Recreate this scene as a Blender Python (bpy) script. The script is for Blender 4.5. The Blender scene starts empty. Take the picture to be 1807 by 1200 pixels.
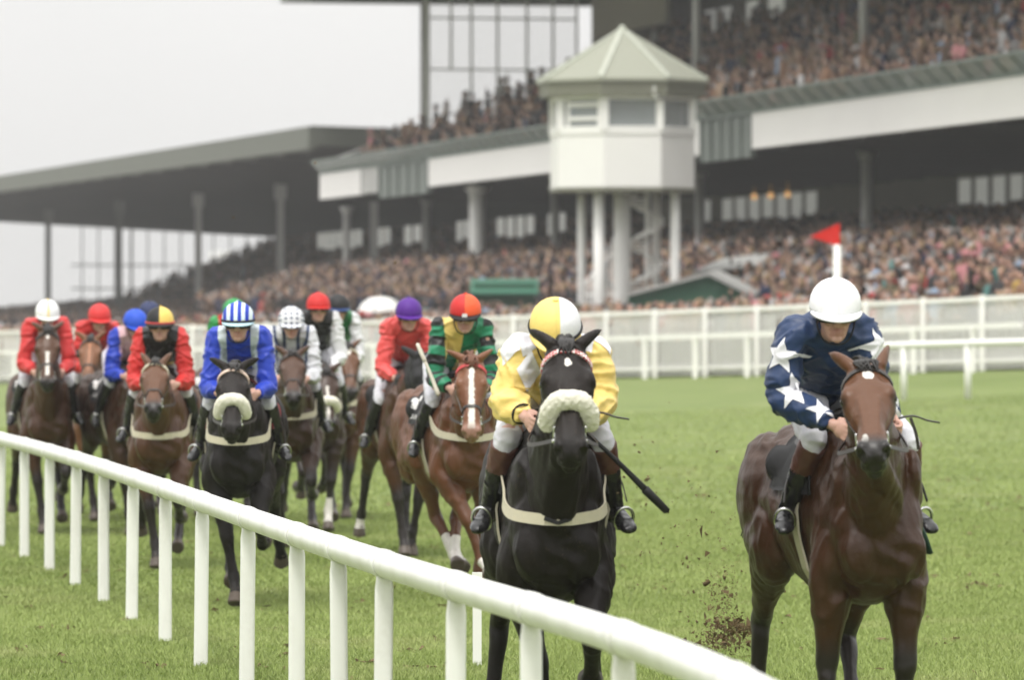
import bpy, math, random
import numpy as np
from mathutils import Vector, Matrix
from mathutils.kdtree import KDTree
from mathutils.bvhtree import BVHTree

random.seed(7)
rng = np.random.default_rng(7)
S = bpy.context.scene
COL = S.collection
R = math.radians

# ------------------------------------------------------------------ camera, sky, sun, exposure
HC = 2.05            # camera height
FPX = 10000.0        # focal length in pixels of the 1807 px wide photograph
HY, CX = 563.0, 903.5
cam_d = bpy.data.cameras.new('camera')
cam = bpy.data.objects.new('camera', cam_d)
COL.objects.link(cam)
cam.location = (0, 0, HC)
cam.rotation_euler = (R(90), 0, 0)
cam_d.sensor_width = 36.0
cam_d.sensor_fit = 'HORIZONTAL'
cam_d.lens = FPX / 1807 * 36.0
cam_d.shift_y = -(600 - HY) / 1807
cam_d.clip_start = 1.0
cam_d.clip_end = 6000
cam_d.dof.use_dof = True
cam_d.dof.focus_distance = 30.0
cam_d.dof.aperture_fstop = 4.5
S.camera = cam

SUN_EL, SUN_ROT = R(62), R(200)
W = bpy.data.worlds.new('World')
S.world = W
W.use_nodes = True
wn = W.node_tree
bg = wn.nodes['Background']
sky = wn.nodes.new('ShaderNodeTexSky')
sky.sky_type = 'NISHITA'
sky.sun_disc = False
sky.sun_elevation = SUN_EL
sky.sun_rotation = SUN_ROT
sky.air_density = 1.0
sky.dust_density = 6.0
sky.ozone_density = 1.0
hsv = wn.nodes.new('ShaderNodeHueSaturation')      # overcast: the cloud layer takes the blue out of the sky
hsv.inputs['Saturation'].default_value = 0.10
hsv.inputs['Value'].default_value = 1.0
ovc = wn.nodes.new('ShaderNodeMix')                # cloud cover: even pale grey over the clear-sky gradient
ovc.data_type = 'RGBA'
ovc.inputs['Factor'].default_value = 0.82
ovc.inputs['B'].default_value = (7.3, 7.25, 7.15, 1)
wn.links.new(sky.outputs['Color'], hsv.inputs['Color'])
wn.links.new(hsv.outputs['Color'], ovc.inputs['A'])
# an overcast sky is brighter overhead than at the horizon
wtc = wn.nodes.new('ShaderNodeTexCoord'); wsep = wn.nodes.new('ShaderNodeSeparateXYZ'); wn.links.new(wtc.outputs['Generated'], wsep.inputs[0])
wma = wn.nodes.new('ShaderNodeMath'); wma.operation = 'MULTIPLY_ADD'; wma.use_clamp = False
wmx = wn.nodes.new('ShaderNodeMath'); wmx.operation = 'MAXIMUM'; wmx.inputs[1].default_value = 0.0
wn.links.new(wsep.outputs['Z'], wmx.inputs[0]); wn.links.new(wmx.outputs[0], wma.inputs[0]); wma.inputs[1].default_value = 1.5; wma.inputs[2].default_value = 1.0
wns = wn.nodes.new('ShaderNodeTexNoise'); wns.inputs['Scale'].default_value = 5.0; wns.inputs['Detail'].default_value = 4; wn.links.new(wtc.outputs['Generated'], wns.inputs['Vector'])   # faint cloud structure
wcl = wn.nodes.new('ShaderNodeMath'); wcl.operation = 'MULTIPLY_ADD'; wcl.inputs[1].default_value = .22; wcl.inputs[2].default_value = .89; wn.links.new(wns.outputs['Fac'], wcl.inputs[0])
wcm = wn.nodes.new('ShaderNodeMath'); wcm.operation = 'MULTIPLY'; wn.links.new(wma.outputs[0], wcm.inputs[0]); wn.links.new(wcl.outputs[0], wcm.inputs[1])
wmul = wn.nodes.new('ShaderNodeVectorMath'); wmul.operation = 'SCALE'
wn.links.new(ovc.outputs['Result'], wmul.inputs[0]); wn.links.new(wcm.outputs[0], wmul.inputs['Scale'])
wn.links.new(wmul.outputs[0], bg.inputs['Color'])
bg.inputs['Strength'].default_value = 0.10
sun_d = bpy.data.lights.new('sun', 'SUN')
sun_d.energy = 1.2
sun_d.angle = R(11)
sun_d.color = (1.0, 0.96, 0.9)
sun = bpy.data.objects.new('sun', sun_d)
COL.objects.link(sun)
sun.rotation_euler = (R(90) - SUN_EL, 0, math.pi - SUN_ROT + R(0))
S.view_settings.view_transform = 'Standard'
S.view_settings.look = 'None'
S.view_settings.exposure = 0.42
S.view_settings.gamma = 1.0
S.cycles.use_denoising = True
S.cycles.max_bounces = 6
S.cycles.diffuse_bounces = 3
S.cycles.glossy_bounces = 3
S.cycles.transmission_bounces = 6
S.cycles.transparent_max_bounces = 8

# ------------------------------------------------------------------ helpers
def tag(o, label=None, cat=None, group=None, kind=None):
    if label: o['label'] = label
    if cat: o['category'] = cat
    if group: o['group'] = group
    if kind: o['kind'] = kind
    return o

def empty(name, loc=(0, 0, 0), rz=0.0):
    o = bpy.data.objects.new(name, None)
    COL.objects.link(o)
    o.location = loc
    o.rotation_euler = (0, 0, rz)
    o.empty_display_size = 0.3
    return o

def P(px, py, d):
    """photo pixel at distance d -> world point"""
    return np.array([(px - CX) * d / FPX, d, HC - (py - HY) * d / FPX])

class G:
    """mesh collector"""
    def __init__(s):
        s.v, s.f, s.m, s.lab, s.t = [], [], [], [], []
        s.n = 0
    def add(s, V, F, mi=0, lab=0, t=None):
        V = np.asarray(V, float).reshape(-1, 3)
        s.v.append(V)
        s.f += [tuple(int(i) + s.n for i in f) for f in F]
        s.m += [mi] * len(F)
        s.lab.append(np.full(len(V), lab))
        s.t.append(np.zeros(len(V)) if t is None else np.asarray(t, float))
        s.n += len(V)
        return s
    def box(s, x0, x1, y0, y1, z0, z1, mi=0):
        V = [(x, y, z) for x in (x0, x1) for y in (y0, y1) for z in (z0, z1)]
        return s.add(V, BOXF, mi)
    def hexa(s, V, mi=0):
        """8 corners: bottom 4 (loop) then top 4 (loop)"""
        return s.add(V, [(3, 2, 1, 0), (4, 5, 6, 7), (0, 1, 5, 4), (1, 2, 6, 5), (2, 3, 7, 6), (3, 0, 4, 7)], mi)
    def bar(s, a, b, w, h=None, mi=0, up=(0, 0, 1)):
        """square bar from a to b, w wide (sideways), h high"""
        h = w if h is None else h
        a = np.asarray(a, float); b = np.asarray(b, float)
        t = b - a; t = t / np.linalg.norm(t)
        u = np.asarray(up, float)
        if abs(np.dot(t, u)) > .98: u = np.array((1., 0, 0))
        si = np.cross(t, u); si /= np.linalg.norm(si)
        u = np.cross(si, t)
        q = [(-w / 2, -h / 2), (w / 2, -h / 2), (w / 2, h / 2), (-w / 2, h / 2)]
        return s.hexa([a + si * i + u * j for i, j in q] + [b + si * i + u * j for i, j in q], mi)
    def arrays(s):
        return np.concatenate(s.v), s.f, np.concatenate(s.lab), np.concatenate(s.t)
    def build(s, name, mats, parent=None, smooth=False):
        V = np.concatenate(s.v)
        return mesh_obj(name, V, s.f, mats, parent, smooth, s.m)

BOXF = [(0, 1, 3, 2), (4, 6, 7, 5), (0, 4, 5, 1), (2, 3, 7, 6), (0, 2, 6, 4), (1, 5, 7, 3)]

def mesh_obj(name, V, F, mats, parent=None, smooth=True, mi=None):
    me = bpy.data.meshes.new(name)
    me.from_pydata([tuple(map(float, p)) for p in V], [], F)
    if not isinstance(mats, (list, tuple)): mats = [mats]
    for m in mats: me.materials.append(m)
    if mi is not None and len(mats) > 1:
        me.polygons.foreach_set('material_index', np.asarray(mi, np.int32))
    me.polygons.foreach_set('use_smooth', np.full(len(me.polygons), smooth))
    me.update()
    o = bpy.data.objects.new(name, me)
    COL.objects.link(o)
    if parent is not None: o.parent = parent
    return o

def fast_mesh(name, V, F, mats, mi=None, smooth=False):
    """numpy mesh, F an (n,k) int array"""
    me = bpy.data.meshes.new(name)
    n, k = F.shape
    me.vertices.add(len(V)); me.vertices.foreach_set('co', V.astype(np.float32).ravel())
    me.loops.add(n * k); me.loops.foreach_set('vertex_index', F.astype(np.int32).ravel())
    me.polygons.add(n)
    me.polygons.foreach_set('loop_start', np.arange(0, n * k, k, dtype=np.int32))
    for m in (mats if isinstance(mats, (list, tuple)) else [mats]): me.materials.append(m)
    if mi is not None: me.polygons.foreach_set('material_index', mi.astype(np.int32))
    me.polygons.foreach_set('use_smooth', np.full(n, smooth))
    me.update(); me.validate()
    return me

def fattr(me, name, vals):
    a = me.attributes.new(name, 'FLOAT', 'POINT'); a.data.foreach_set('value', np.asarray(vals, np.float32))
def vattr(me, name, vals):
    a = me.attributes.new(name, 'FLOAT_VECTOR', 'POINT'); a.data.foreach_set('vector', np.asarray(vals, np.float32).ravel())

def catmull(pts, k=6):
    p = np.asarray(pts, float)
    if len(p) < 3: 
        t = np.linspace(0, 1, k + 1)[:, None]
        return p[0] * (1 - t) + p[-1] * t
    q = np.vstack([2 * p[0] - p[1], p, 2 * p[-1] - p[-2]])
    out = []
    for i in range(1, len(q) - 2):
        for j in range(k):
            t = j / k
            a, b, c, d = q[i - 1], q[i], q[i + 1], q[i + 2]
            out.append(.5 * (2 * b + (c - a) * t + (2 * a - 5 * b + 4 * c - d) * t * t + (3 * b - a - 3 * c + d) * t ** 3))
    out.append(p[-1])
    return np.array(out)

def norm(v):
    v = np.asarray(v, float)
    return v / (np.linalg.norm(v) + 1e-12)

def tube(g, pts, rad, n=12, k=5, mi=0, lab=0, up=(0, 0, 1), t0=0.0, t1=1.0, cap=0.5):
    """smooth tube; rad is per control point r or (r_side, r_up)"""
    r = np.array([(x, x) if np.isscalar(x) else x for x in rad], float)
    pts = np.asarray(pts, float)
    if k > 1 and len(pts) > 1:
        pr = catmull(np.hstack([pts, r]), k)
        pts, r = pr[:, :3], np.maximum(pr[:, 3:5], 1e-4)
    T = np.gradient(pts, axis=0)
    T /= np.linalg.norm(T, axis=1)[:, None] + 1e-12
    u = np.asarray(up, float)
    rings = []
    ang = np.linspace(0, 2 * math.pi, n, endpoint=False)
    for i in range(len(pts)):
        uu = u - T[i] * np.dot(u, T[i])
        if np.linalg.norm(uu) < .15:
            uu = np.array((1., 0, .05)) - T[i] * np.dot((1., 0, .05), T[i])
        uu = norm(uu)
        if rings and np.dot(uu, lastu) < 0: uu = -uu
        lastu = uu
        si = np.cross(T[i], uu)
        rings.append(pts[i] + np.outer(np.cos(ang), si) * r[i, 0] + np.outer(np.sin(ang), uu) * r[i, 1])
    m = len(rings)
    V = [x for x in rings]
    tt = np.repeat(np.linspace(t0, t1, m), n)
    F = []
    for i in range(m - 1):
        for j in range(n):
            a, b = i * n + j, i * n + (j + 1) % n
            F.append((a, b, b + n, a + n))
    c0 = pts[0] - T[0] * r[0].mean() * cap
    c1 = pts[-1] + T[-1] * r[-1].mean() * cap
    V = np.vstack(V + [c0[None], c1[None]])
    for j in range(n):
        F.append((m * n, (j + 1) % n, j))
        F.append((m * n + 1, (m - 1) * n + j, (m - 1) * n + (j + 1) % n))
    g.add(V, F, mi, lab, np.concatenate([tt, [t0, t1]]))
    return g

def loft(g, rings, mi=0, lab=0, t=None):
    m, n = len(rings), len(rings[0])
    V = np.vstack(list(rings) + [np.mean(rings[0], 0)[None], np.mean(rings[-1], 0)[None]])
    F = []
    for i in range(m - 1):
        for j in range(n):
            a, b = i * n + j, i * n + (j + 1) % n
            F.append((a, b, b + n, a + n))
    for j in range(n):
        F.append((m * n, (j + 1) % n, j))
        F.append((m * n + 1, (m - 1) * n + j, (m - 1) * n + (j + 1) % n))
    tt = np.concatenate([np.repeat(np.linspace(0, 1, m) if t is None else t, n), [0, 1]])
    g.add(V, F, mi, lab, tt)
    return g

def ball(g, c, r, M=None, n=14, m=9, mi=0, lab=0):
    """ellipsoid, r = (rx,ry,rz), M 3x3 columns = axes"""
    r = np.array((r, r, r) if np.isscalar(r) else r, float)
    th = np.linspace(0, math.pi, m + 2)[1:-1]
    ph = np.linspace(0, 2 * math.pi, n, endpoint=False)
    V = [(math.sin(a) * math.cos(b), math.sin(a) * math.sin(b), math.cos(a)) for a in th for b in ph] + [(0, 0, 1), (0, 0, -1)]
    V = np.array(V) * r
    if M is not None: V = V @ np.asarray(M).T
    V = V + np.asarray(c, float)
    F = []
    for i in range(m - 1):
        for j in range(n):
            a, b = i * n + j, i * n + (j + 1) % n
            F.append((a, a + n, b + n, b))
    for j in range(n):
        F.append((m * n, j, (j + 1) % n))
        F.append((m * n + 1, (m - 1) * n + (j + 1) % n, (m - 1) * n + j))
    return g.add(V, F, mi, lab)

def remesh(g, vox, it=4, lam=.5):
    """one continuous skin over everything in g; returns V, F list, nearest label, nearest t"""
    V, F, L, T = g.arrays()
    me = bpy.data.meshes.new('tmp'); me.from_pydata([tuple(p) for p in V], [], F)
    ob = bpy.data.objects.new('tmp', me); COL.objects.link(ob)
    md = ob.modifiers.new('r', 'REMESH'); md.mode = 'VOXEL'; md.voxel_size = vox
    dg = bpy.context.evaluated_depsgraph_get(); dg.update()
    ev = ob.evaluated_get(dg); m2 = ev.to_mesh()
    nv = len(m2.vertices)
    co = np.empty(nv * 3, np.float32); m2.vertices.foreach_get('co', co); co = co.reshape(-1, 3).astype(float)
    nl = len(m2.loops); li = np.empty(nl, np.int32); m2.loops.foreach_get('vertex_index', li)
    npoly = len(m2.polygons); ls = np.empty(npoly, np.int32); m2.polygons.foreach_get('loop_start', ls)
    lt = np.empty(npoly, np.int32); m2.polygons.foreach_get('loop_total', lt)
    ne = len(m2.edges); ed = np.empty(ne * 2, np.int32); m2.edges.foreach_get('vertices', ed); ed = ed.reshape(-1, 2)
    ev.to_mesh_clear(); bpy.data.objects.remove(ob); bpy.data.meshes.remove(me)
    deg = np.zeros(nv); np.add.at(deg, ed[:, 0], 1); np.add.at(deg, ed[:, 1], 1)
    deg = np.maximum(deg, 1)[:, None]
    for i in range(it * 2):
        acc = np.zeros_like(co)
        np.add.at(acc, ed[:, 0], co[ed[:, 1]]); np.add.at(acc, ed[:, 1], co[ed[:, 0]])
        co += (acc / deg - co) * (lam if i % 2 == 0 else -lam * .93)
    Fo = [tuple(li[s:s + c]) for s, c in zip(ls, lt)]
    kd = KDTree(len(V))
    for i, p in enumerate(V): kd.insert(p, i)
    kd.balance()
    idx = np.array([kd.find(p)[1] for p in co])
    return co, Fo, L[idx], T[idx], ed

def smooth_vals(vals, ed, nv, it=3):
    deg = np.zeros(nv); np.add.at(deg, ed[:, 0], 1); np.add.at(deg, ed[:, 1], 1)
    v = np.asarray(vals, float).copy()
    for _ in range(it):
        acc = np.zeros_like(v)
        np.add.at(acc, ed[:, 0], v[ed[:, 1]]); np.add.at(acc, ed[:, 1], v[ed[:, 0]])
        v = .5 * v + .5 * acc / np.maximum(deg, 1)
    return v

def seg_dist(X, a, b):
    """distance of points X to segment ab and param t"""
    a = np.asarray(a, float); b = np.asarray(b, float); ab = b - a
    t = np.clip(((X - a) @ ab) / (ab @ ab), 0, 1)
    return np.linalg.norm(X - (a + t[:, None] * ab), axis=1), t

def vnoise(X, s, seed=0):
    """cheap smooth pseudo noise in -1..1 at points X, feature size s"""
    r = np.random.default_rng(seed)
    out = np.zeros(len(X))
    for i in range(7):
        k = r.normal(size=3); k = k / np.linalg.norm(k) * (2 * math.pi / s) * r.uniform(.6, 1.6)
        out += np.sin(X @ k + r.uniform(0, 6.28) + 1.3 * np.sin(X @ (k[[1, 2, 0]] * .6) + r.uniform(0, 6.28)))
    return out / 4.0

# ------------------------------------------------------------------ material helpers
def s2l(c):
    c = np.asarray(c, float)
    if c.max() > 1.001: c = c / 255.0
    return tuple(np.where(c <= .04045, c / 12.92, ((c + .055) / 1.055) ** 2.4))

class NM:
    """small node-material builder"""
    def __init__(s, name, rough=.6, spec=.5):
        s.m = bpy.data.materials.new(name); s.m.use_nodes = True
        s.nt = s.m.node_tree; s.b = s.nt.nodes['Principled BSDF']
        s.b.inputs['Roughness'].default_value = rough
        s.b.inputs['Specular IOR Level'].default_value = spec
    def n(s, typ, **kw):
        nd = s.nt.nodes.new(typ)
        for k, v in kw.items():
            if k.startswith('i_'):
                nd.inputs[k[2:].replace('_', ' ')].default_value = v
            else: setattr(nd, k, v)
        return nd
    def l(s, a, b): s.nt.links.new(a, b)
    def val(s, x, sock):
        if hasattr(x, 'is_output'): s.l(x, sock)
        else: sock.default_value = x
    def math(s, op, a, b=0.0, c=0.0, clamp=False):
        nd = s.n('ShaderNodeMath', operation=op, use_clamp=clamp)
        s.val(a, nd.inputs[0]); s.val(b, nd.inputs[1]); s.val(c, nd.inputs[2])
        return nd.outputs[0]
    def step(s, x, e, w=.02):
        """0 below e, 1 above, soft over w"""
        nd = s.n('ShaderNodeMapRange', clamp=True)
        s.val(x, nd.inputs['Value']); nd.inputs['From Min'].default_value = e - w / 2; nd.inputs['From Max'].default_value = e + w / 2
        return nd.outputs['Result']
    def mix(s, f, a, b):
        nd = s.n('ShaderNodeMix', data_type='RGBA')
        for x, k in ((f, 'Factor'), (a, 'A'), (b, 'B')):
            if not hasattr(x, 'is_output') and k != 'Factor': x = tuple(x)[:3] + (1,)
            s.val(x, nd.inputs[k])
        return nd.outputs['Result']
    def attr(s, name):
        return s.n('ShaderNodeAttribute', attribute_name=name)
    def noise(s, scale, detail=3, vec=None, rough=.55, dist=0):
        nd = s.n('ShaderNodeTexNoise'); nd.inputs['Scale'].default_value = scale
        nd.inputs['Detail'].default_value = detail; nd.inputs['Roughness'].default_value = rough
        nd.inputs['Distortion'].default_value = dist
        if vec is None: vec = s.n('ShaderNodeTexCoord').outputs['Object']
        s.l(vec, nd.inputs['Vector'])
        return nd.outputs['Fac']
    def vscale(s, sc, vec=None):
        nd = s.n('ShaderNodeMapping'); nd.inputs['Scale'].default_value = sc
        s.l(vec if vec is not None else s.n('ShaderNodeTexCoord').outputs['Object'], nd.inputs['Vector'])
        return nd.outputs['Vector']
    def bump(s, h, strength=.3, dist=.01):
        nd = s.n('ShaderNodeBump'); nd.inputs['Strength'].default_value = strength; nd.inputs['Distance'].default_value = dist
        s.l(h, nd.inputs['Height'])
        prev = s.b.inputs['Normal'].links
        if prev: s.l(prev[0].from_socket, nd.inputs['Normal'])
        s.l(nd.outputs['Normal'], s.b.inputs['Normal'])
    def base(s, c):
        if hasattr(c, 'is_output'): s.l(c, s.b.inputs['Base Color'])
        else: s.b.inputs['Base Color'].default_value = tuple(c)[:3] + (1,)
    def set(s, k, v): s.val(v, s.b.inputs[k])

def plain(name, rgb, rough=.6, spec=.4, var=.12, scale=8, bump=0, metal=0):
    """one-colour surface with some tonal noise (rgb linear)"""
    m = NM(name, rough, spec)
    n = m.noise(scale, 4)
    c = np.array(rgb[:3])
    m.base(m.mix(n, tuple(c * (1 - var)), tuple(np.minimum(c * (1 + var), 1))))
    if bump: m.bump(m.noise(scale * 8, 3), bump, .01)
    m.set('Metallic', metal)
    return m.m

# ------------------------------------------------------------------ materials of the place
def grass_mat(name, a, b, c, blades=False):
    m = NM(name, .75, .25)
    geo = m.n('ShaderNodeNewGeometry').outputs['Position']
    n1 = m.noise(.5, 3, m.vscale((.30, .35, 1), geo))
    n2 = m.noise(1.6, 4, m.vscale((.45, .55, 1), geo))
    n3 = m.noise(38, 3, geo)
    col = m.mix(m.step(n1, .5, .35), a, b)
    col = m.mix(m.math('MULTIPLY', m.step(n2, .62, .2), .55), col, c)
    if blades:
        rnd = m.n('ShaderNodeNewGeometry').outputs['Random Per Island']
        col = m.mix(m.math('MULTIPLY', rnd, .30), col, tuple(np.array(c) * 1.15))
        m.set('Subsurface Weight', 0.0)
    else:
        col = m.mix(m.math('MULTIPLY', m.step(n3, .45, .5), .35), col, tuple(np.array(a) * .62))
        m.bump(n3, .5, .03)
    m.base(col)
    return m.m
GR_A, GR_B, GR_C = (.158, .214, .050), (.214, .272, .078), (.305, .320, .140)
M_ground = grass_mat('turf', np.array(GR_A) * .88, np.array(GR_B) * .88, np.array(GR_C) * .90)
M_blade = grass_mat('grass_blades', np.array(GR_A) * 1.20, np.array(GR_B) * 1.18, np.array(GR_C) * 1.08, True)
M_white = plain('white_paint', (.78, .78, .74), .35, .5, .04, 3)
M_rail = NM('white_plastic', .32, .5)
_n = M_rail.noise(3.4, 5, M_rail.vscale((1, 1, .35))); _n2 = M_rail.noise(34, 4)
M_rail.base(M_rail.mix(M_rail.math('MULTIPLY', M_rail.step(_n, .58, .25), M_rail.math('MULTIPLY', _n2, .75)), (.80, .80, .77), (.52, .50, .44)))
M_rail = M_rail.m
M_seam = plain('grimy_seam', (.30, .29, .25), .7, .2)
M_fence = plain('fence_white', (.88, .865, .84), .5, .4, .07, 1.5)
M_conc = plain('concrete', (.13, .125, .115), .85, .2, .2, .8, .2)
M_apron = plain('pale_paving', (.42, .41, .39), .85, .2, .1, .3)
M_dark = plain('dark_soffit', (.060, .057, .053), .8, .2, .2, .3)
M_fascia = plain('fascia_white', (.76, .74, .72), .55, .4, .04, .6)
M_cream = plain('tower_cream', (.80, .79, .765), .5, .4, .04, .8)
M_recess = plain('recess_grey_green', (.14, .16, .145), .6, .4, .25, .9)
M_roofg = plain('roof_grey_green', (.105, .112, .092), .6, .3, .08, .4)
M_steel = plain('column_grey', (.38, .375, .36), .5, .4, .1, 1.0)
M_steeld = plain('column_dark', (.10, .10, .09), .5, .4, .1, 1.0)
M_wallb = plain('back_wall', (.17, .155, .13), .8, .2, .15, .5)
M_green = plain('green_boards', (.025, .095, .055), .6, .4, .15, 3)
M_roofl = plain('pale_roofing', (.33, .33, .315), .7, .3, .08, 2)
M_red = plain('red_cloth', s2l((196, 36, 30)), .8, .2, .1, 6)
M_trim = plain('eave_green', (.19, .19, .15), .6, .3, .08, 2)
def glass_mat(name, rgb, alpha, rough=.15):
    m = NM(name, rough, .5); m.base(rgb); m.set('Alpha', alpha); return m.m
M_glass = glass_mat('parapet_glass', (.46, .51, .48), .62)
M_gtower = glass_mat('tower_glass', (.42, .45, .46), .45, .08)
M_gend = glass_mat('screen_glass', (.8, .82, .8), .12, .05)
M_lamp = NM('lamp_glow'); M_lamp.base((1, .6, .25)); M_lamp.set('Emission Color', (1, .55, .2, 1)); M_lamp.set('Emission Strength', .55); M_lamp = M_lamp.m
M_blind = NM('glowing_blind', .7, .2); M_blind.base((.7, .7, .68)); M_blind.set('Emission Color', (.95, .95, .9, 1)); M_blind.set('Emission Strength', .13); M_blind = M_blind.m  # faint glow stands in for daylight coming through from behind
# tower roof: ribbed sheet metal
_m = NM('tower_roofing', .55, .3)
_w = _m.n('ShaderNodeTexWave', wave_type='BANDS', bands_direction='X'); _w.inputs['Scale'].default_value = 2.2; _w.inputs['Distortion'].default_value = .3
_m.l(_m.n('ShaderNodeTexCoord').outputs['Object'], _w.inputs['Vector'])
_m.base(_m.mix(_w.outputs['Fac'], (.215, .225, .175), (.30, .305, .245)))
M_troof = _m.m

# ------------------------------------------------------------------ ground
def fence_d(u):
    return 1 / (1 / 170 + (1 / 120 - 1 / 170) * np.clip(u, -600, 2400) / 1807)
def gz(X, Y):
    X = np.asarray(X, float); Y = np.asarray(Y, float)
    u = np.clip(X * FPX / np.maximum(Y, 20) + CX, -600, 2400)
    t = np.clip((Y - 55) / (fence_d(u) - 55), 0, 1) ** 1.5
    return t * (.11 + .87 * u / 1807)

def ground_sheet(name, xs, ys, mat, dz=0.0, keep=None):
    X, Y = np.meshgrid(xs, ys, indexing='ij')
    Z = gz(X, Y) + dz
    nx, ny = X.shape
    V = np.stack([X, Y, Z], -1).reshape(-1, 3)
    i = np.arange(nx * ny).reshape(nx, ny)
    F = np.stack([i[:-1, :-1], i[1:, :-1], i[1:, 1:], i[:-1, 1:]], -1).reshape(-1, 4)
    me = fast_mesh(name, V, F, mat, smooth=True)
    o = bpy.data.objects.new(name, me); COL.objects.link(o); o['kind'] = 'structure'
    return o
xs = np.concatenate([[-1500, -600, -250, -120, -60], np.arange(-40, 60.1, 1.0), [80, 130, 250, 600, 1500]])
ys = np.concatenate([[-60, 0, 20], np.arange(30, 240, 1.5), [260, 300, 380, 500, 800, 1500, 3500]])
ground_sheet('ground', xs, ys, M_ground)

def apron():
    us = np.linspace(-2600, 4400, 120); ks = np.concatenate([[.4], np.linspace(1, 12, 12), [25, 40, 60, 100, 150, 260, 400]])
    V = []
    for u in us:
        d0 = fence_d(u)
        for k in ks:
            d = d0 + k; x = (u - CX) * d / FPX
            V.append((x, d, float(gz(x, d)) + .04))
    n = len(ks); i = np.arange(len(V)).reshape(len(us), n)
    F = np.stack([i[:-1, :-1], i[1:, :-1], i[1:, 1:], i[:-1, 1:]], -1).reshape(-1, 4)
    me = fast_mesh('concourse', np.array(V), F, M_apron, smooth=True)
    o = bpy.data.objects.new('concourse', me); COL.objects.link(o); o['kind'] = 'structure'
apron()

# grass blades
def grass():
    bl = []
    def patch(d0, d1, dens, h, w):
        n = int((d1 - d0) * ((d0 + d1) / 2 * .29) * dens)
        d = rng.uniform(d0, d1, n); u = rng.uniform(-540, 2360, n)
        x = (u - CX) * d / FPX
        z = gz(x, d)
        clump = .85 + .08 * np.sin(x * 3.1 + 2 * np.sin(d * 1.7)) + rng.uniform(-.25, .35, n)
        hh = h * np.clip(clump, .35, 1.6); ww = w * rng.uniform(.7, 1.3, n)
        th = rng.uniform(0, math.pi, n); ln = rng.normal(0, .6, (n, 2)) * hh[:, None]
        dx, dy = np.cos(th) * ww, np.sin(th) * ww
        V = np.empty((n, 3, 3))
        V[:, 0] = np.stack([x - dx, d - dy, z - .005], 1); V[:, 1] = np.stack([x + dx, d + dy, z - .005], 1)
        V[:, 2] = np.stack([x + ln[:, 0], d + ln[:, 1], z + hh], 1)
        bl.append(V.reshape(-1, 3))
    patch(19, 30, 1500, .034, .0048)
    patch(30, 42, 2600, .034, .0036)
    patch(42, 60, 1100, .036, .0055)
    patch(60, 80, 260, .036, .0095)
    patch(80, 105, 110, .030, .013)
    V = np.concatenate(bl)
    F = np.arange(len(V)).reshape(-1, 3)
    o = bpy.data.objects.new('grass', fast_mesh('grass', V, F, M_blade)); COL.objects.link(o)
    tag(o, kind='stuff')
grass()

# ------------------------------------------------------------------ near running rail
RTOP = [(0, 768), (155, 803), (232, 830), (363, 865), (437, 893), (520, 917), (596, 944), (697, 982), (820, 1022), (960, 1054), (1065, 1084), (1220, 1133), (1350, 1195), (1500, 1290), (1640, 1400)]
RTOP = [(-160, 738)] + RTOP
rx = np.array([p[0] for p in RTOP], float); rd = 10200 / (np.array([p[1] for p in RTOP], float) - 563)
# smooth the measured distances
cf = np.polyfit(rx, 1 / rd, 4)
def rail_d(x): return 1 / (np.polyval(cf, x))
def near_rail():
    root = empty('running_rail', (P(357, 563, rail_d(357))[0], rail_d(357), 0))
    org = np.array(root.location)
    def pt(x, z): d = rail_d(x); return np.array([(x - CX) * d / FPX, d, z])
    px = [-120, -80, -38, 2, 43, 88, 135, 183, 235, 292, 357, 438, 524, 597, 678, 805, 937, 1100, 1300, 1560]
    xsamp = np.linspace(-140, 1640, 90)
    g = G(); tube(g, [pt(x, .97) - org for x in xsamp], [.060] * 90, n=20, k=1)
    for x in px:                                          # joint collars at the posts
        a = pt(x - .1, .97); b = pt(x + .1, .97); t = norm(b - a); c = pt(x, .97) - org
        tube(g, [c - t * .09, c - t * .08, c + t * .08, c + t * .09], [.0605, .0645, .0645, .0605], n=20, k=1, cap=0.02)
        for q in (-.085, .085):                           # dark seam where the tube enters the collar
            tube(g, [c + t * (q - .004), c + t * (q + .004)], [.0622, .0622], n=20, k=1, cap=.01, mi=1)
    g.build('rail_tube', [M_rail, M_seam], root, True)
    for x in px:
        c = pt(x, 0) - org; g = G()
        lean = random.uniform(-.012, .012)
        rings = []
        for z, wx, wy in ((-.02, .042, .036), (.0, .042, .036), (.45, .041, .035), (.86, .041, .035), (.90, .036, .034), (.935, .034, .034)):
            an = np.linspace(0, 2 * math.pi, 20, endpoint=False)
            e = .55
            rings.append(np.stack([c[0] + lean * (.9 - z) + wx * np.sign(np.cos(an)) * np.abs(np.cos(an)) ** e, c[1] + wy * np.sign(np.sin(an)) * np.abs(np.sin(an)) ** e, np.full(20, z)], 1))
        loft(g, rings); g.build('rail_post', M_rail, root, True)
    tag(root, 'white plastic running rail curving close past the camera in the foreground', 'running rail')
near_rail()
def marker():
    d = 33.5; p = P(842, 1012, d); g = G()
    g.box(p[0] - .026, p[0] + .026, d - .02, d + .02, 0, p[2]); g.box(p[0] - .03, p[0] + .03, d - .024, d + .024, p[2] - .03, p[2] + .004)
    tag(g.build('marker_post', M_white), 'short white marker peg in the grass just beyond the near rail', 'post')
marker()

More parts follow.
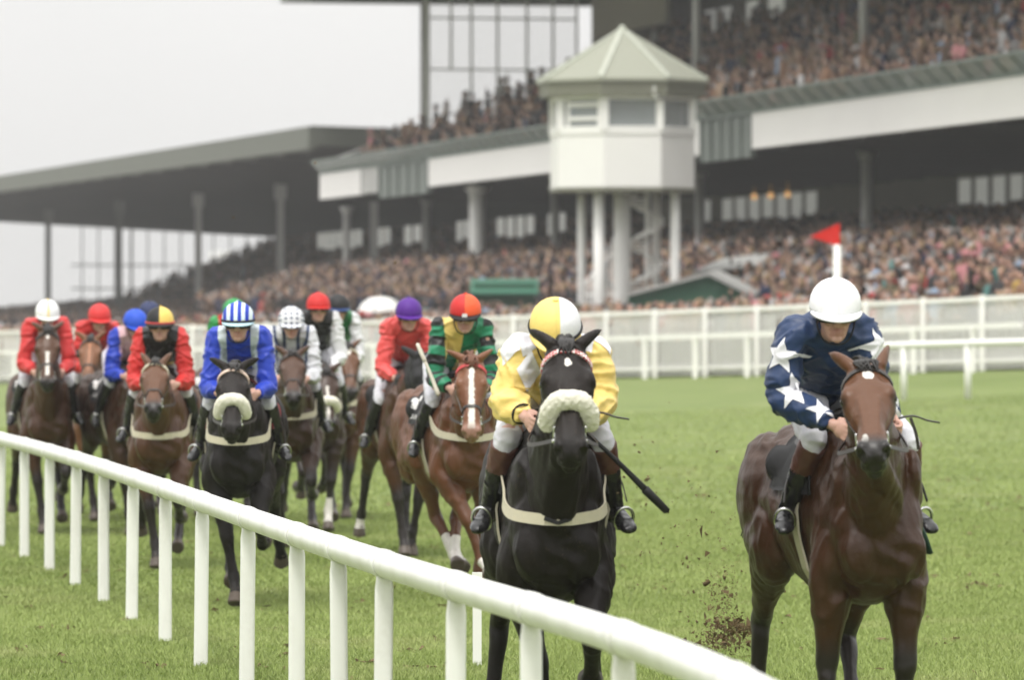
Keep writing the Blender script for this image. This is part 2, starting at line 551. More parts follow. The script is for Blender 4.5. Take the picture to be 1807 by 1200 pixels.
# ------------------------------------------------------------------ far running rail, flag, picket fence
def far_rail():
    f = lambda u: 106.5 - 5 * (u - 1500) / 400
    def pt(u, z): d = f(u); x = (u - CX) * d / FPX; return np.array([x, d, float(gz(x, d)) + z])
    root = empty('running_rail', pt(1600, 0)); o = np.array(root.location)
    us = np.linspace(1520, 1960, 12)
    g = G(); tube(g, [pt(u, 1.02) - o for u in us], [.065] * 12, n=12, k=1); g.build('rail_tube', M_white, root, True)
    for u in (1540, 1595, 1708, 1820, 1930):
        if u == 1540: continue
        g = G(); p = pt(u, 0) - o; tube(g, [p - (0, 0, .05), p + (0, 0, .98)], [.062, .062], n=12, k=1, cap=.1); g.build('rail_post', M_white, root, True)
    tag(root, 'white running rail across the far side of the track behind the navy jockey', 'running rail')
    d = f(1477); b = P(1477, 700, d); b[2] = float(gz(b[0], d)); top = P(1477, 433, d)[2]
    root = empty('flag_post', b)
    g = G(); tube(g, [(0, 0, -.05), (0, 0, top - b[2])], [.075, .072], n=14, k=1, cap=.3); g.build('pole', M_white, root, True)
    g = G(); x0, zt, zb, tip = 5 / FPX * d, P(0, 393, d)[2] - b[2], P(0, 435, d)[2] - b[2], -48 / FPX * d
    zm = P(0, 417, d)[2] - b[2]
    n = 8; V = []; F = []
    for i in range(n + 1):
        t = i / n; x = x0 + (tip - x0) * t; y = .035 * math.sin(t * 5); hw = (1 - t)
        V += [(x, y, zm + (zt - zm) * hw), (x, y, zm + (zb - zm) * hw), (x, y + .006, zm + (zb - zm) * hw), (x, y + .006, zm + (zt - zm) * hw)]
        if i:
            q = 4 * (i - 1)
            for a in range(4): F.append((q + a, q + (a + 1) % 4, q + 4 + (a + 1) % 4, q + 4 + a))
    g.add(V, F); g.build('flag', M_red, root)
    tag(root, 'white marker pole with a red triangular flag behind the navy jockey', 'flag')
far_rail()

def picket_fence():
    us0 = np.linspace(-60, 1880, 400)
    dd = fence_d(us0); X = (us0 - CX) * dd / FPX
    L = np.concatenate([[0], np.cumsum(np.hypot(np.diff(X), np.diff(dd)))])
    Ht = 1.56
    def at(s):
        x = np.interp(s, L, X); y = np.interp(s, L, dd); return x, y, float(gz(x, y))
    x, y, z = at(L[-1] / 2)
    root = empty('picket_fence', (x, y, z)); o = np.array((x, y, z))
    tdir = norm((X[-1] - X[0], dd[-1] - dd[0], 0)); nrm = np.array((-tdir[1], tdir[0], 0))
    if nrm[1] > 0: nrm = -nrm                                # towards the camera
    def line(g, h, w, hh, off, step=2.4):
        k = int(L[-1] / step)
        for i in range(k):
            a = np.array(at(i * step)) - o + nrm * off; b = np.array(at((i + 1) * step)) - o + nrm * off
            a[2] += h; b[2] += h
            g.bar(a, b, w, hh)
    g = G(); line(g, Ht - .02, .05, .09, .03); g.build('top_rail', M_fence, root)
    g = G(); line(g, .2, .04, .07, .03); g.build('bottom_rail', M_fence, root)
    g = G(); line(g, .93, .07, .11, .62); g.build('front_rail', M_fence, root)
    # close white palings
    n = int(L[-1] / .088); V = []; F = []
    ss = np.arange(n) * .088
    x = np.interp(ss, L, X); y = np.interp(ss, L, dd); z = gz(x, y)
    w = .0205
    c = []
    hj = Ht - .02 + rng.normal(0, .012, n)
    for (i, j, k) in ((-1, -1, 0), (1, -1, 0), (1, 1, 0), (-1, 1, 0), (-1, -1, 1), (1, -1, 1), (1, 1, 1), (-1, 1, 1)):
        c.append(np.stack([x + tdir[0] * w * i + nrm[0] * .004 * j, y + tdir[1] * w * i + nrm[1] * .004 * j, z + .04 + hj * k], 1) - o)
    V = np.stack(c, 1).reshape(-1, 3)
    F = (np.array([(3, 2, 1, 0), (4, 5, 6, 7), (0, 1, 5, 4), (1, 2, 6, 5), (2, 3, 7, 6), (3, 0, 4, 7)])[None] + (np.arange(n) * 8)[:, None, None]).reshape(-1, 4)
    ob = bpy.data.objects.new('palings', fast_mesh('palings', V, F, M_fence)); COL.objects.link(ob); ob.parent = root
    for i in range(int(L[-1] / 2.4) + 1):
        p = np.array(at(min(i * 2.4, L[-1]))) - o
        g = G(); q = p + nrm * .07
        g.bar(q + (0, 0, -.1), q + (0, 0, Ht + .06), .11, .11, up=(0, 1, 0)); g.build('fence_post', M_fence, root)
        if i % 1 == 0:
            q = p + nrm * .62 + tdir * .5; g = G(); g.bar(q + (0, 0, -.1), q + (0, 0, .94), .12, .10, up=(0, 1, 0)); g.build('front_post', M_fence, root)
    tag(root, 'long white picket fence with close palings dividing the track from the crowd', 'fence')
picket_fence()

# ------------------------------------------------------------------ grandstands: coordinates along (s), back (b), up (z)
SA = np.array((-.2096, .9778)); SN = np.array((.9778, .2096)); SO = np.array((42.08, 0.0))
def Wd(s, b, z):
    p = SO + SA * s + SN * b
    return np.array((p[0], p[1], z))
def sx(px, b=0.0):
    d = (420800 + 10227 * b) / (px + 1240)
    return (d - .2096 * b) / .9778
def extr(g, prof, s0, s1, mi=0, o=0, dz=(0, 0)):
    """extrude a (b,z) profile along the stand"""
    n = len(prof)
    V = [Wd(s0, b, z + dz[0]) - o for b, z in prof] + [Wd(s1, b, z + dz[1]) - o for b, z in prof]
    F = [(i, (i + 1) % n, n + (i + 1) % n, n + i) for i in range(n)] + [tuple(range(n))[::-1], tuple(range(n, 2 * n))]
    g.add(V, F, mi)
def sbox(g, s0, s1, b0, b1, z0, z1, mi=0, o=0):
    extr(g, [(b0, z0), (b1, z0), (b1, z1), (b0, z1)], s0, s1, mi, o)
def wall_with_windows(name, mat, root, b0, b1, z0, z1, s0, s1, wins, zw0, zw1, o, pitch=2.0):
    """back wall; every window is a part: a row of softly glowing pale blinds in a thin frame"""
    g = G(); sbox(g, s0, s1, b0, b1, z0, z1, 0, o); g.build(name, mat, root)
    for a, b in sorted(wins):
        k = max(2, int(round((b - a) / pitch))); w = G(); q = (b - a) / k
        for i in range(k):
            c = a + (i + .5) * q; zz = zw0 + .12 * ((i * 7) % 3 == 0)
            sbox(w, c - q * .34, c + q * .34, b0 - .04, b0 - .003, zz, zw1, 0, o)
        w.build('window', M_blind, root)

def lower_floor(b):      # terrace height of the main stand
    return np.interp(b, [-5.2, 0, 14], [1.15, 2.6, 4.25])
def left_floor(b):
    return np.interp(b, [3, 20, 33], [.6, 2.0, 6.9])
def upper_floor(b):
    return 7.55 + .40 * np.maximum(b - .6, 0)

S_R, S_L = sx(2300), sx(565)
def main_stand():
    o = Wd(sx(1200), 0, .7); root = empty('grandstand', o)
    # lower terrace, stepped
    g = G(); prof = [(-5.2, -1)]
    bb = np.arange(-5.2, 14.01, .9)
    for i, b in enumerate(bb[:-1]):
        z = lower_floor(bb[i + 1]) - .1
        prof += [(b, z), (bb[i + 1], z)]
    prof += [(bb[-1], -1)]
    extr(g, prof[::-1], S_R, S_L, 0, o); g.build('terrace', M_conc, root)
    # upper tier
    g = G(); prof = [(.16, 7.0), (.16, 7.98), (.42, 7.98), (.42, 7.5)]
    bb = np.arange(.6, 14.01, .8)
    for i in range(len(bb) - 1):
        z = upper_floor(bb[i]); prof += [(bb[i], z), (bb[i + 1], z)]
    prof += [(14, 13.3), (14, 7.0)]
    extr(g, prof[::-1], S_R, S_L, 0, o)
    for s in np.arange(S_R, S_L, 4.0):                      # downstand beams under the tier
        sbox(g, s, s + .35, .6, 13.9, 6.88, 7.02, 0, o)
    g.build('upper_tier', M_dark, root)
    for a, b in ((2300, 1328), (1236, 757), (637, 565)):
        g = G(); sbox(g, sx(a), sx(b), -.02, .14, 6.98, 8.0, 0, o); g.build('fascia', M_fascia, root)
    for a, b in ((1326, 1238), (755, 670)):
        g = G(); sbox(g, sx(a), sx(b), .02, .15, 6.75, 7.95, 0, o)
        for s in np.linspace(sx(a), sx(b), 6): sbox(g, s - .06, s + .06, -.06, .02, 6.75, 8.3, 0, o)
        g.build('recess_panel', M_recess, root)
    g = G(); sbox(g, sx(668), sx(639), .0, .15, 7.0, 8.05, 0, o); g.build('end_panel', M_steel, root)
    # leaning glass parapet
    g = G(); prof = [(.12, 8.02), (.16, 8.02), (-.36, 8.50), (-.40, 8.50)]
    for a, b in ((2300, 1322), (1322, 1240), (1240, 757), (755, 565)):
        extr(g, prof[::-1], sx(a) + .05, sx(b) - .05, 0, o)
    g.build('parapet_glass', M_glass, root)
    g = G()
    for s in np.arange(S_R, S_L, 1.5):
        g.bar(Wd(s, .1, 8.0) - o, Wd(s, -.42, 8.50) - o, .07)
    g.bar(Wd(S_R, -.40, 8.52) - o, Wd(S_L, -.40, 8.52) - o, .06); sbox(g, S_R, S_L, -.06, .10, 8.0, 8.07, 0, o)
    g.build('parapet_frame', plain('parapet_green', (.13, .16, .14), .5, .4), root)
    for px, r, b in ((753, .17, 4), (842, .30, 1.5), (980, .17, 4), (1235, .17, 4), (1530, .17, 4), (1890, .17, 4), (612, .17, 4)):
        g = G(); p = Wd(sx(px, b), b, 0) - o
        tube(g, [p + (0, 0, lower_floor(b) - .3), p + (0, 0, 6.98)], [r, r], n=14, k=1, cap=.1)
        tube(g, [p + (0, 0, 6.7), p + (0, 0, 6.99)], [r, r * 2], n=14, k=1, cap=.1)
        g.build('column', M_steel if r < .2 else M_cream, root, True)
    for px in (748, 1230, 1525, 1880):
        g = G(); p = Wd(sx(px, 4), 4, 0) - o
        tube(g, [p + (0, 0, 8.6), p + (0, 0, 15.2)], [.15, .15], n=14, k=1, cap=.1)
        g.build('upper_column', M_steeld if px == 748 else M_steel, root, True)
    w = [(sx(a, 14), sx(b, 14)) for a, b in ((1810, 1688), (1445, 1272), (1255, 1228), (1000, 965), (945, 875), (828, 805), (745, 712), (690, 655), (640, 560))]
    wall_with_windows('lower_back_wall', M_wallb, root, 14.02, 14.06, 2, 6.98, S_R, S_L, w, 5.85, 6.80, o, 2.0)
    w = [(sx(a, 14), sx(b, 14)) for a, b in ((1390, 1312), (1295, 1240))]
    wall_with_windows('upper_back_wall', M_wallb, root, 14.02, 14.06, 7.0, 15.25, S_R, S_L - 2, w, 13.4, 14.4, o, 3.4)
    g = G(); sbox(g, S_L - 3.3, S_L - 3.1, 10.75, 14.0, upper_floor(10.5), 15.25, 0, o); sbox(g, S_L - 16, S_L - 3.3, 10.75, 10.95, upper_floor(10.9) + 1.9, 15.25, 0, o); g.build('return_wall', plain('beige_wall', (.24, .22, .17), .8, .2), root)
    g = G(); sbox(g, S_R, sx(495, -1), -1, 17, 15.27, 15.9, 0, o)
    for s in np.arange(S_R, S_L, 6): sbox(g, s, s + .3, -.9, 16, 14.95, 15.28, 0, o)
    g.build('roof', M_roofg, root)
    # glazed end screen of the upper tier
    g = G(); s = S_L - 3.0; mb = []
    for px in (752, 796, 832, 878, 930, 976, 1018):
        b = ((s * .9778) * (px + 1240) - 420800) / (10227 - .2096 * (px + 1240)); mb.append(b)
        zb = upper_floor(b) - .1 if px != 796 else 12.2
        g.bar(Wd(s, b, zb) - o, Wd(s, b, 15.3) - o, .11 if px != 752 else .3, .08, up=(0, 1, 0))
    for z in (12.25, 14.35): g.bar(Wd(s, mb[0], z) - o, Wd(s, mb[-1], z) - o, .08, .08)
    g.build('end_screen_frame', plain('screen_frame', (.52, .53, .48), .5, .4), root)
    g = G(); V = [Wd(s + .02, mb[0], upper_floor(mb[0])), Wd(s + .02, mb[-1], upper_floor(mb[-1])), Wd(s + .02, mb[-1], 15.25), Wd(s + .02, mb[0], 15.25)]
    V2 = [v + np.array((SA[0], SA[1], 0)) * .03 for v in V]
    g.hexa([v - o for v in V] + [v - o for v in V2]); g.build('end_screen_glass', M_gend, root)
    # sloping balustrade on the end of the tier
    g = G(); s = S_L - .15
    for k in range(12):
        b = .3 + k * .9; g.bar(Wd(s, b, upper_floor(b) - .1) - o, Wd(s, b, upper_floor(b) + .95) - o, .05)
    g.bar(Wd(s, .2, upper_floor(.2) + .95) - o, Wd(s, 10.2, upper_floor(10.2) + .95) - o, .08)
    g.bar(Wd(s, .2, upper_floor(.2) + .1) - o, Wd(s, 10.2, upper_floor(10.2) + .1) - o, .07, .25)
    g.build('end_balustrade', M_fascia, root)
    for px, py in ((1331, 347), (1360, 345), (1390, 343)):
        b = 11.0; s = sx(px, b); d = Wd(s, b, 0)[1]; g = G()
        c = Wd(s, b, HC - (py - HY) * d / FPX) - o
        ball(g, c, .11); g.bar(c + (0, 0, .1), (c[0], c[1], 7.0 - o[2]), .012); g.build('lamp', M_lamp, root, True)
    tag(root, 'two tier grandstand with white fascia bands packed with spectators behind the tower', 'grandstand')
main_stand()

SL_N, SL_F = sx(545), 432 / .9778
def left_stand():
    o = Wd(sx(300), 0, .3); root = empty('grandstand', o)
    dzf = .55 * (SL_F - SL_N) / (sx(0) - SL_N)
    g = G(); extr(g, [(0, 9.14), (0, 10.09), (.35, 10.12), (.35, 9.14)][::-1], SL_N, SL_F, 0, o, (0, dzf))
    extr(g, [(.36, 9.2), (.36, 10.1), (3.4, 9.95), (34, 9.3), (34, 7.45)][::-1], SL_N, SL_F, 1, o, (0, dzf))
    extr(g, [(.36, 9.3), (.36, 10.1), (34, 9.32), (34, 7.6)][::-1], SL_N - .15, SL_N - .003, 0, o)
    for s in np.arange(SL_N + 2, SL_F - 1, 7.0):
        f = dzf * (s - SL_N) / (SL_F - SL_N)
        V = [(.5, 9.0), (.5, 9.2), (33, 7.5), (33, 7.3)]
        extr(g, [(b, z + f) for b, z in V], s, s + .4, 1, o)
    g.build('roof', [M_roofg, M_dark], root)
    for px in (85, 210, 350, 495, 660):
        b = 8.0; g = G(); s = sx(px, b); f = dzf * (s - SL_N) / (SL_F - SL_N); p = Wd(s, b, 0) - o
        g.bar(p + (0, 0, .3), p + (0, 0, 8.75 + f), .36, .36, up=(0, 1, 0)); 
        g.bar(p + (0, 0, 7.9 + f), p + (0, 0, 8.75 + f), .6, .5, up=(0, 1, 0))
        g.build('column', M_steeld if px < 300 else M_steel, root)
    g = G(); bb = np.arange(3, 33.01, 1.0); prof = [(3, -1)]
    for i in range(len(bb) - 1): prof += [(bb[i], left_floor(bb[i + 1]) - .1), (bb[i + 1], left_floor(bb[i + 1]) - .1)]
    prof += [(33, -1)]
    extr(g, prof[::-1], SL_N - 8, SL_F - 2, 0, o); g.build('terrace', M_conc, root)
    w = [(sx(a, 33), sx(b, 33)) for a, b in ((590, 570), (640, 605), (690, 662), (452, 424), (408, 368))]
    wall_with_windows('back_wall', M_wallb, root, 33.02, 33.06, 0, 8.4, SL_N - 8, SL_F, w, 6.9, 7.7, o, 4.0)
    # glazed far gable
    g = G(); s = SL_F - .2
    for px in range(145, 460, 29):
        b = ((s * .9778) * (px + 1240) - 420800) / (10227 - .2096 * (px + 1240))
        g.bar(Wd(s, b, 1) - o, Wd(s, b, 9.6 - .05 * b + .9) - o, .10 if px % 4 else .2, .1, up=(0, 1, 0))
    for z in (2.6, 4.4, 6.2): g.bar(Wd(s, 17, z) - o, Wd(s, 31, z) - o, .14, .12)
    g.build('gable_screen', plain('gable_frame', (.30, .31, .29), .5, .4), root)
    tag(root, 'far grandstand under a deep grey green cantilever roof on the left', 'grandstand')
left_stand()

# ------------------------------------------------------------------ judges' tower
def tower():
    d = 150.0; s = d / FPX; cx = (1098 - CX) * s; base = float(gz(cx, d))
    root = empty('judges_tower', (cx, d, base))
    Z = lambda py: HC - (py - HY) * s - base
    R1 = 131 * s
    an = [R(a) for a in (-60, -15, 30, 75, 120, 165, 210, 255)]
    def ring(r, z): return np.array([(r * math.sin(a), -r * math.cos(a), z) for a in an])
    g = G(); loft(g, [ring(R1, Z(332)), ring(R1, Z(236))]); loft(g, [ring(R1 * 1.015, Z(240)), ring(R1 * 1.015, Z(233))]); g.build('cabin_wall', M_cream, root)
    g = G(); loft(g, [ring(R1 * 1.02, Z(339)), ring(R1 * 1.02, Z(333))]); g.build('cabin_floor', M_trim, root)
    g = G()
    zt, zb = Z(165), Z(233)
    cor = ring(R1 * .97, 0)
    for i in range(8):
        a, b = cor[i], cor[(i + 1) % 8]
        g.bar(a + (0, 0, zb), a + (0, 0, zt), .20, .20, up=(0, 1, 0))
        if i != 1 and i != 2:
            for f in (.18, .88):
                m = a + (b - a) * f; g.bar(m + (0, 0, zb), m + (0, 0, zt), .09, .09, up=(0, 1, 0))
        g.bar(a + (0, 0, zt - .1), b + (0, 0, zt - .1), .16, .22); g.bar(a + (0, 0, zb + .05), b + (0, 0, zb + .05), .16, .12)
    a, b = cor[0], cor[1]
    for f0, py in ((.30, 188), (.30, 212)): g.bar(a + (b - a) * .18 + (0, 0, Z(py)), a + (b - a) * .88 + (0, 0, Z(py)), .08, .10)
    g.build('window_frame', M_cream, root)
    for i in range(8):
        a, b = cor[i] * .985, cor[(i + 1) % 8] * .985; g = G()
        ndir = norm(np.append((a + b)[:2], 0)) * .02
        g.hexa([a + (0, 0, zb), b + (0, 0, zb), b + (0, 0, zt), a + (0, 0, zt)] + [p - ndir for p in (a + (0, 0, zb), b + (0, 0, zb), b + (0, 0, zt), a + (0, 0, zt))])
        g.build('window_pane', M_gtower, root)
    Re = 153 * s
    g = G(); loft(g, [ring(Re * .98, Z(172)), ring(Re * 1.0, Z(150)), ring(Re * 1.0, Z(146))]); g.build('eave', M_trim, root)
    g = G(); loft(g, [ring(Re * 1.03, Z(147)), ring(Re * 1.02, Z(142)), ring(.03, Z(50))])
    g.build('roof', M_troof, root)
    g = G()
    for c in ring(Re * 1.02, Z(142)): g.bar(c * (1, 1, 0) + (0, 0, c[2] + .02), (0, 0, Z(49)), .11, .05)
    ball(g, (0, 0, Z(50)), .10); g.build('roof_ridge', plain('ridge_pale', (.42, .44, .37), .5, .3), root)
    g = G(); c = ring(Re, 0)[2]; tube(g, [(c[0] - .35, c[1] + .02, Z(152)), (c[0] - .35, c[1] + .04, Z(172)), (cor[2][0], cor[2][1] - .12, Z(180))], [.06, .06, .06], n=8, k=2); g.build('downpipe', M_white, root, True)
    for px, w, dy in ((1027, 15, .8), (1056, 20, -1.0), (1160, 15, .9), (1190, 17, -.6)):
        g = G(); x = (px - 1098) * s; r = w * s / 2; tube(g, [(x, dy, -.3), (x, dy, Z(334))], [r, r], n=14, k=1, cap=.1); g.build('leg', M_cream, root, True)
    g = G(); tube(g, [(0, 0, -.3), (0, 0, Z(333))], [15 * s, 15 * s], n=18, k=1, cap=.1); g.build('core', M_cream, root, True)
    # spiral stair beside the core
    g = G(); sc = np.array(((1142 - 1098) * s, .35)); n = 30; r0 = 29 * s
    for k in range(n):
        a = k * .55; z = Z(545) + (Z(345) - Z(545)) * k / n
        dvec = np.array((math.cos(a), math.sin(a))); sd = np.array((-dvec[1], dvec[0])) * .15
        p, q = sc + dvec * .04, sc + dvec * r0
        V = [(*(p - sd * .3), z), (*(q - sd), z), (*(q + sd), z), (*(p + sd * .3), z)]
        g.hexa(V + [(x, y, zz + .05) for x, y, zz in V])
        a2 = a + .55; q2 = sc + np.array((math.cos(a2), math.sin(a2))) * r0; dz = (Z(345) - Z(545)) / n
        g.bar((*q, z + .02), (*q2, z + .02 + dz), .03, .10)
    g.bar((*sc, -.2), (*sc, Z(335)), .10, .10, up=(0, 1, 0))
    g.build('spiral_stair', M_cream, root)
    # railed stair flight on the left
    g = G()
    for k in range(11):
        x = (1032 + k * 6 - 1098) * s; z = Z(540) + (Z(440) - Z(540)) * min(k, 9) / 10
        g.bar((x, -.9, -.2), (x, -.9, z + .6), .035)
    g.bar(((1030 - 1098) * s, -.9, Z(500)), ((1092 - 1098) * s, -.9, Z(435)), .05)
    g.bar(((1030 - 1098) * s, -.9, Z(520)), ((1092 - 1098) * s, -.9, Z(520)), .05)
    g.build('stair_railing', M_cream, root)
    tag(root, 'white octagonal judges tower with a grey green pyramid roof on tall legs', 'tower')
tower()

def small_buildings():
    # green hut with a pale roof
    d0, d1 = 140.0, 146.0
    root = empty('hut', (P(1220, 0, d0)[0], d0, float(gz(P(1220, 0, d0)[0], d0)))); o = np.array(root.location)
    zb = -.3
    A = [P(1108, 523, d0), P(1250, 486, d0), P(1330, 526, d0)]
    dl = np.array([P(1268, 0, d1)[0] - P(1250, 0, d0)[0], d1 - d0, .12])
    B = [p + dl for p in A]
    g = G()
    def low(p): return np.array((p[0], p[1], o[2] + zb))
    V = [low(A[0]), A[0], A[1], A[2], low(A[2])]; V += [low(B[0]), B[0], B[1], B[2], low(B[2])]
    g.add([v - o for v in V], [(0, 1, 2, 3, 4)[::-1], (5, 6, 7, 8, 9), (0, 5, 6, 1), (3, 8, 9, 4)])
    g.build('wall', M_green, root)
    g = G(); up = np.array((0, 0, .09)); ov = np.array((0, -.25, 0))
    g.hexa([A[0] + ov - o, A[1] + ov - o, B[1] - o, B[0] - o] + [q + up - o for q in (A[0] + ov, A[1] + ov, B[1], B[0])])
    g.hexa([A[1] + ov - o, A[2] + ov - o, B[2] - o, B[1] - o] + [q + up - o for q in (A[1] + ov, A[2] + ov, B[2], B[1])])
    g.build('roof', M_roofl, root)
    tag(root, 'dark green hut with a pale grey pitched roof beside the tower', 'hut')
    d = 152.0; c4 = [P(1225, 482, d), P(1345, 470, d), P(1356, 451, d + 2.2), P(1275, 460, d + 2.2)]
    b = float(gz(c4[0][0], d)); root = empty('canopy', (c4[0][0] + .9, d, b)); o = np.array(root.location); g = G()
    g.hexa([q - o for q in c4] + [q - o + (0, 0, .07) for q in c4]); g.build('roof', M_roofl, root)
    for q in c4: g = G(); g.bar((q[0] - o[0], q[1] - o[1], -.3), (q[0] - o[0], q[1] - o[1], q[2] - o[2] + .03), .08, .08, up=(0, 1, 0)); g.build('post', M_steel, root)
    tag(root, 'pale sloping canopy on posts behind the green hut', 'canopy')
    # green kiosk in the crowd
    d = 160.0; x0, x1 = P(836, 0, d)[0], P(944, 0, d)[0]; b = float(gz(x0, d))
    root = empty('kiosk', ((x0 + x1) / 2, d, b)); w = (x1 - x0) / 2; zt = P(0, 492, d)[2] - b; zl = P(0, 520, d)[2] - b
    g = G(); g.box(-w, w, 0, 1.6, -.2, zt - .12); g.build('cabin', M_green, root)
    g = G(); V = [(-w - .1, -.7, zl), (w + .1, -.7, zl), (w + .1, 1.7, zt - .05), (-w - .1, 1.7, zt - .05)]
    g.hexa(V + [(x, y, z + .06) for x, y, z in V]); g.build('awning', plain('awning_green', (.03, .13, .08), .7, .3), root)
    g = G(); g.box(-w + .1, w - .1, -.35, -.003, .95, 1.02); g.build('counter', M_fascia, root)
    tag(root, 'small green kiosk standing among the crowd left of the tower', 'kiosk')
    # white parasol
    d = 158.0; c = P(672, 531, d); b = float(gz(c[0], d)); root = empty('parasol', (c[0], d, b)); zt = c[2] - b + .12
    g = G(); rings = []
    for r, z in ((.02, zt), (.28, zt - .04), (.5, zt - .18), (.62, zt - .38), (.66, zt - .52), (.64, zt - .52), (.6, zt - .37), (.02, zt - .06)):
        a = np.linspace(0, 2 * math.pi, 24, endpoint=False); q = r * (1 + .03 * np.cos(a * 8)); rings.append(np.stack([q * np.cos(a), q * np.sin(a), np.full(24, z)], 1))
    loft(g, rings); g.build('canopy', M_white, root, True)
    g = G(); tube(g, [(0, 0, -.1), (0, 0, zt - .03)], [.025, .025], n=8, k=1); g.build('pole', M_white, root, True)
    tag(root, 'white domed parasol rising above the people by the fence', 'parasol')
small_buildings()

# ------------------------------------------------------------------ horses
def coat_mat(name, rgb, dark=None, rough=.40, muzzle=(.012, .010, .009), sock=(.66, .63, .58), mark=None, face=1.5, spec=.38):
    """coat with dark points from the leg attribute, white markings in head coordinates (u along the face, w sideways, v above)"""
    m = NM(name, rough, spec)
    c = np.array(rgb); dark = np.array(dark if dark is not None else c * .12)
    n1 = m.noise(3.2, 4); n2 = m.noise(55, 3, m.vscale((.35, 1, .5)))
    col = m.mix(m.step(n1, .5, .5), tuple(c * .72), tuple(c * 1.22))
    col = m.mix(m.math('MULTIPLY', n2, .35), col, tuple(c * .55))
    pt = m.attr('pt').outputs['Fac']
    col = m.mix(m.step(pt, .5, .5), col, tuple(dark))
    hd = m.n('ShaderNodeSeparateXYZ'); m.l(m.attr('hd').outputs['Vector'], hd.inputs[0])
    u, w, v = hd.outputs
    wob = m.math('MULTIPLY_ADD', m.noise(38, 3), .03, -.015)
    isface = m.math('SUBTRACT', 1.0, m.step(u, 2.0, .5))
    col = m.mix(m.math('MULTIPLY', isface, .6), col, tuple(np.minimum(c * face, 1)))      # lighter brown face, with the sky light it catches painted in
    aw = m.math('ABSOLUTE', m.math('ADD', w, wob))
    front = m.step(v, .0, .03)
    for kind, *a in (mark or []):
        if kind == 'blaze':        # u0,u1,half width at both ends
            u0, u1, w0, w1 = a
            t = m.math('DIVIDE', m.math('SUBTRACT', u, u0), u1 - u0)
            hw = m.math('MULTIPLY_ADD', t, w1 - w0, w0)
            ins = m.step(m.math('SUBTRACT', hw, aw), 0, .008)
            ins = m.math('MULTIPLY', ins, m.math('MULTIPLY', m.step(u, u0, .015), m.math('SUBTRACT', 1.0, m.step(u, u1, .015))))
        else:                      # star: u,w,ru,rw
            u0, w0, ru, rw = a
            du = m.math('DIVIDE', m.math('SUBTRACT', m.math('ADD', u, wob), u0), ru); dw = m.math('DIVIDE', m.math('SUBTRACT', m.math('ADD', w, wob), w0), rw)
            r2 = m.math('ADD', m.math('MULTIPLY', du, du), m.math('MULTIPLY', dw, dw))
            ins = m.math('SUBTRACT', 1.0, m.step(r2, 1.0, .35))
        col = m.mix(m.math('MULTIPLY', ins, front), col, sock)
    mz = m.attr('mz').outputs['Fac']
    col = m.mix(m.step(mz, .5, .7), col, muzzle)
    sk = m.attr('sock').outputs['Fac']
    col = m.mix(m.step(sk, .5, .15), col, sock)
    mud = m.math('MULTIPLY', m.step(m.noise(75, 2), .66, .05), m.step(m.noise(5, 2), .52, .12))       # flecks of mud from the going
    col = m.mix(m.math('MULTIPLY', mud, .5), col, (.085, .065, .042))
    hf = m.attr('hoof').outputs['Fac']
    col = m.mix(m.step(hf, .5, .2), col, (.09, .07, .055))
    m.base(col)
    m.set('Roughness', m.math('MULTIPLY_ADD', n1, .22, rough - .1))
    
    m.bump(m.noise(11, 4), .38, .02); m.bump(n2, .2, .004)
    return m.m

M_leather = plain('dark_leather', (.022, .017, .014), .45, .5, .3, 20)
M_brown = plain('brown_leather', (.10, .035, .018), .45, .5, .3, 20)
M_black = plain('black_cloth', (.016, .016, .017), .7, .3, .3, 12)
M_metal = plain('bright_steel', (.62, .62, .60), .22, .5, .1, 30, metal=1)
M_fleece = plain('sheepskin', (.84, .81, .70), .95, .1, .06, 60, .6)
M_girth = plain('cream_webbing', (.52, .48, .36), .7, .3, .1, 30)
M_mane = plain('black_mane', (.014, .012, .011), .5, .4, .3, 30)
M_manec = plain('chestnut_mane', (.12, .045, .02), .5, .4, .3, 30)
M_eye = plain('horse_eye', (.008, .006, .005), .08, .6, .1)
M_wcloth = plain('white_cloth', (.66, .65, .63), .7, .3, .05, 20)
M_redpad = plain('maroon_pad', (.20, .035, .04), .7, .3, .2, 20)

class Horse:
    pass

HEAD = [  # u, halfwidth, top, bottom
    (-.05, .050, .030, -.07), (.00, .082, .062, -.105), (.06, .094, .080, -.150), (.13, .104, .086, -.180), (.19, .112, .086, -.190), (.24, .102, .080, -.180),
    (.30, .079, .070, -.150), (.37, .064, .060, -.115), (.44, .056, .052, -.094), (.50, .056, .048, -.088), (.545, .060, .042, -.088), (.585, .052, .022, -.080), (.607, .028, -.008, -.055)]
HEADA = np.array(HEAD)
HEADA[:, 1] *= np.interp(HEADA[:, 0], [0, .2, .35, .5, .6], [1.04, 1.05, 1.10, 1.16, 1.16])

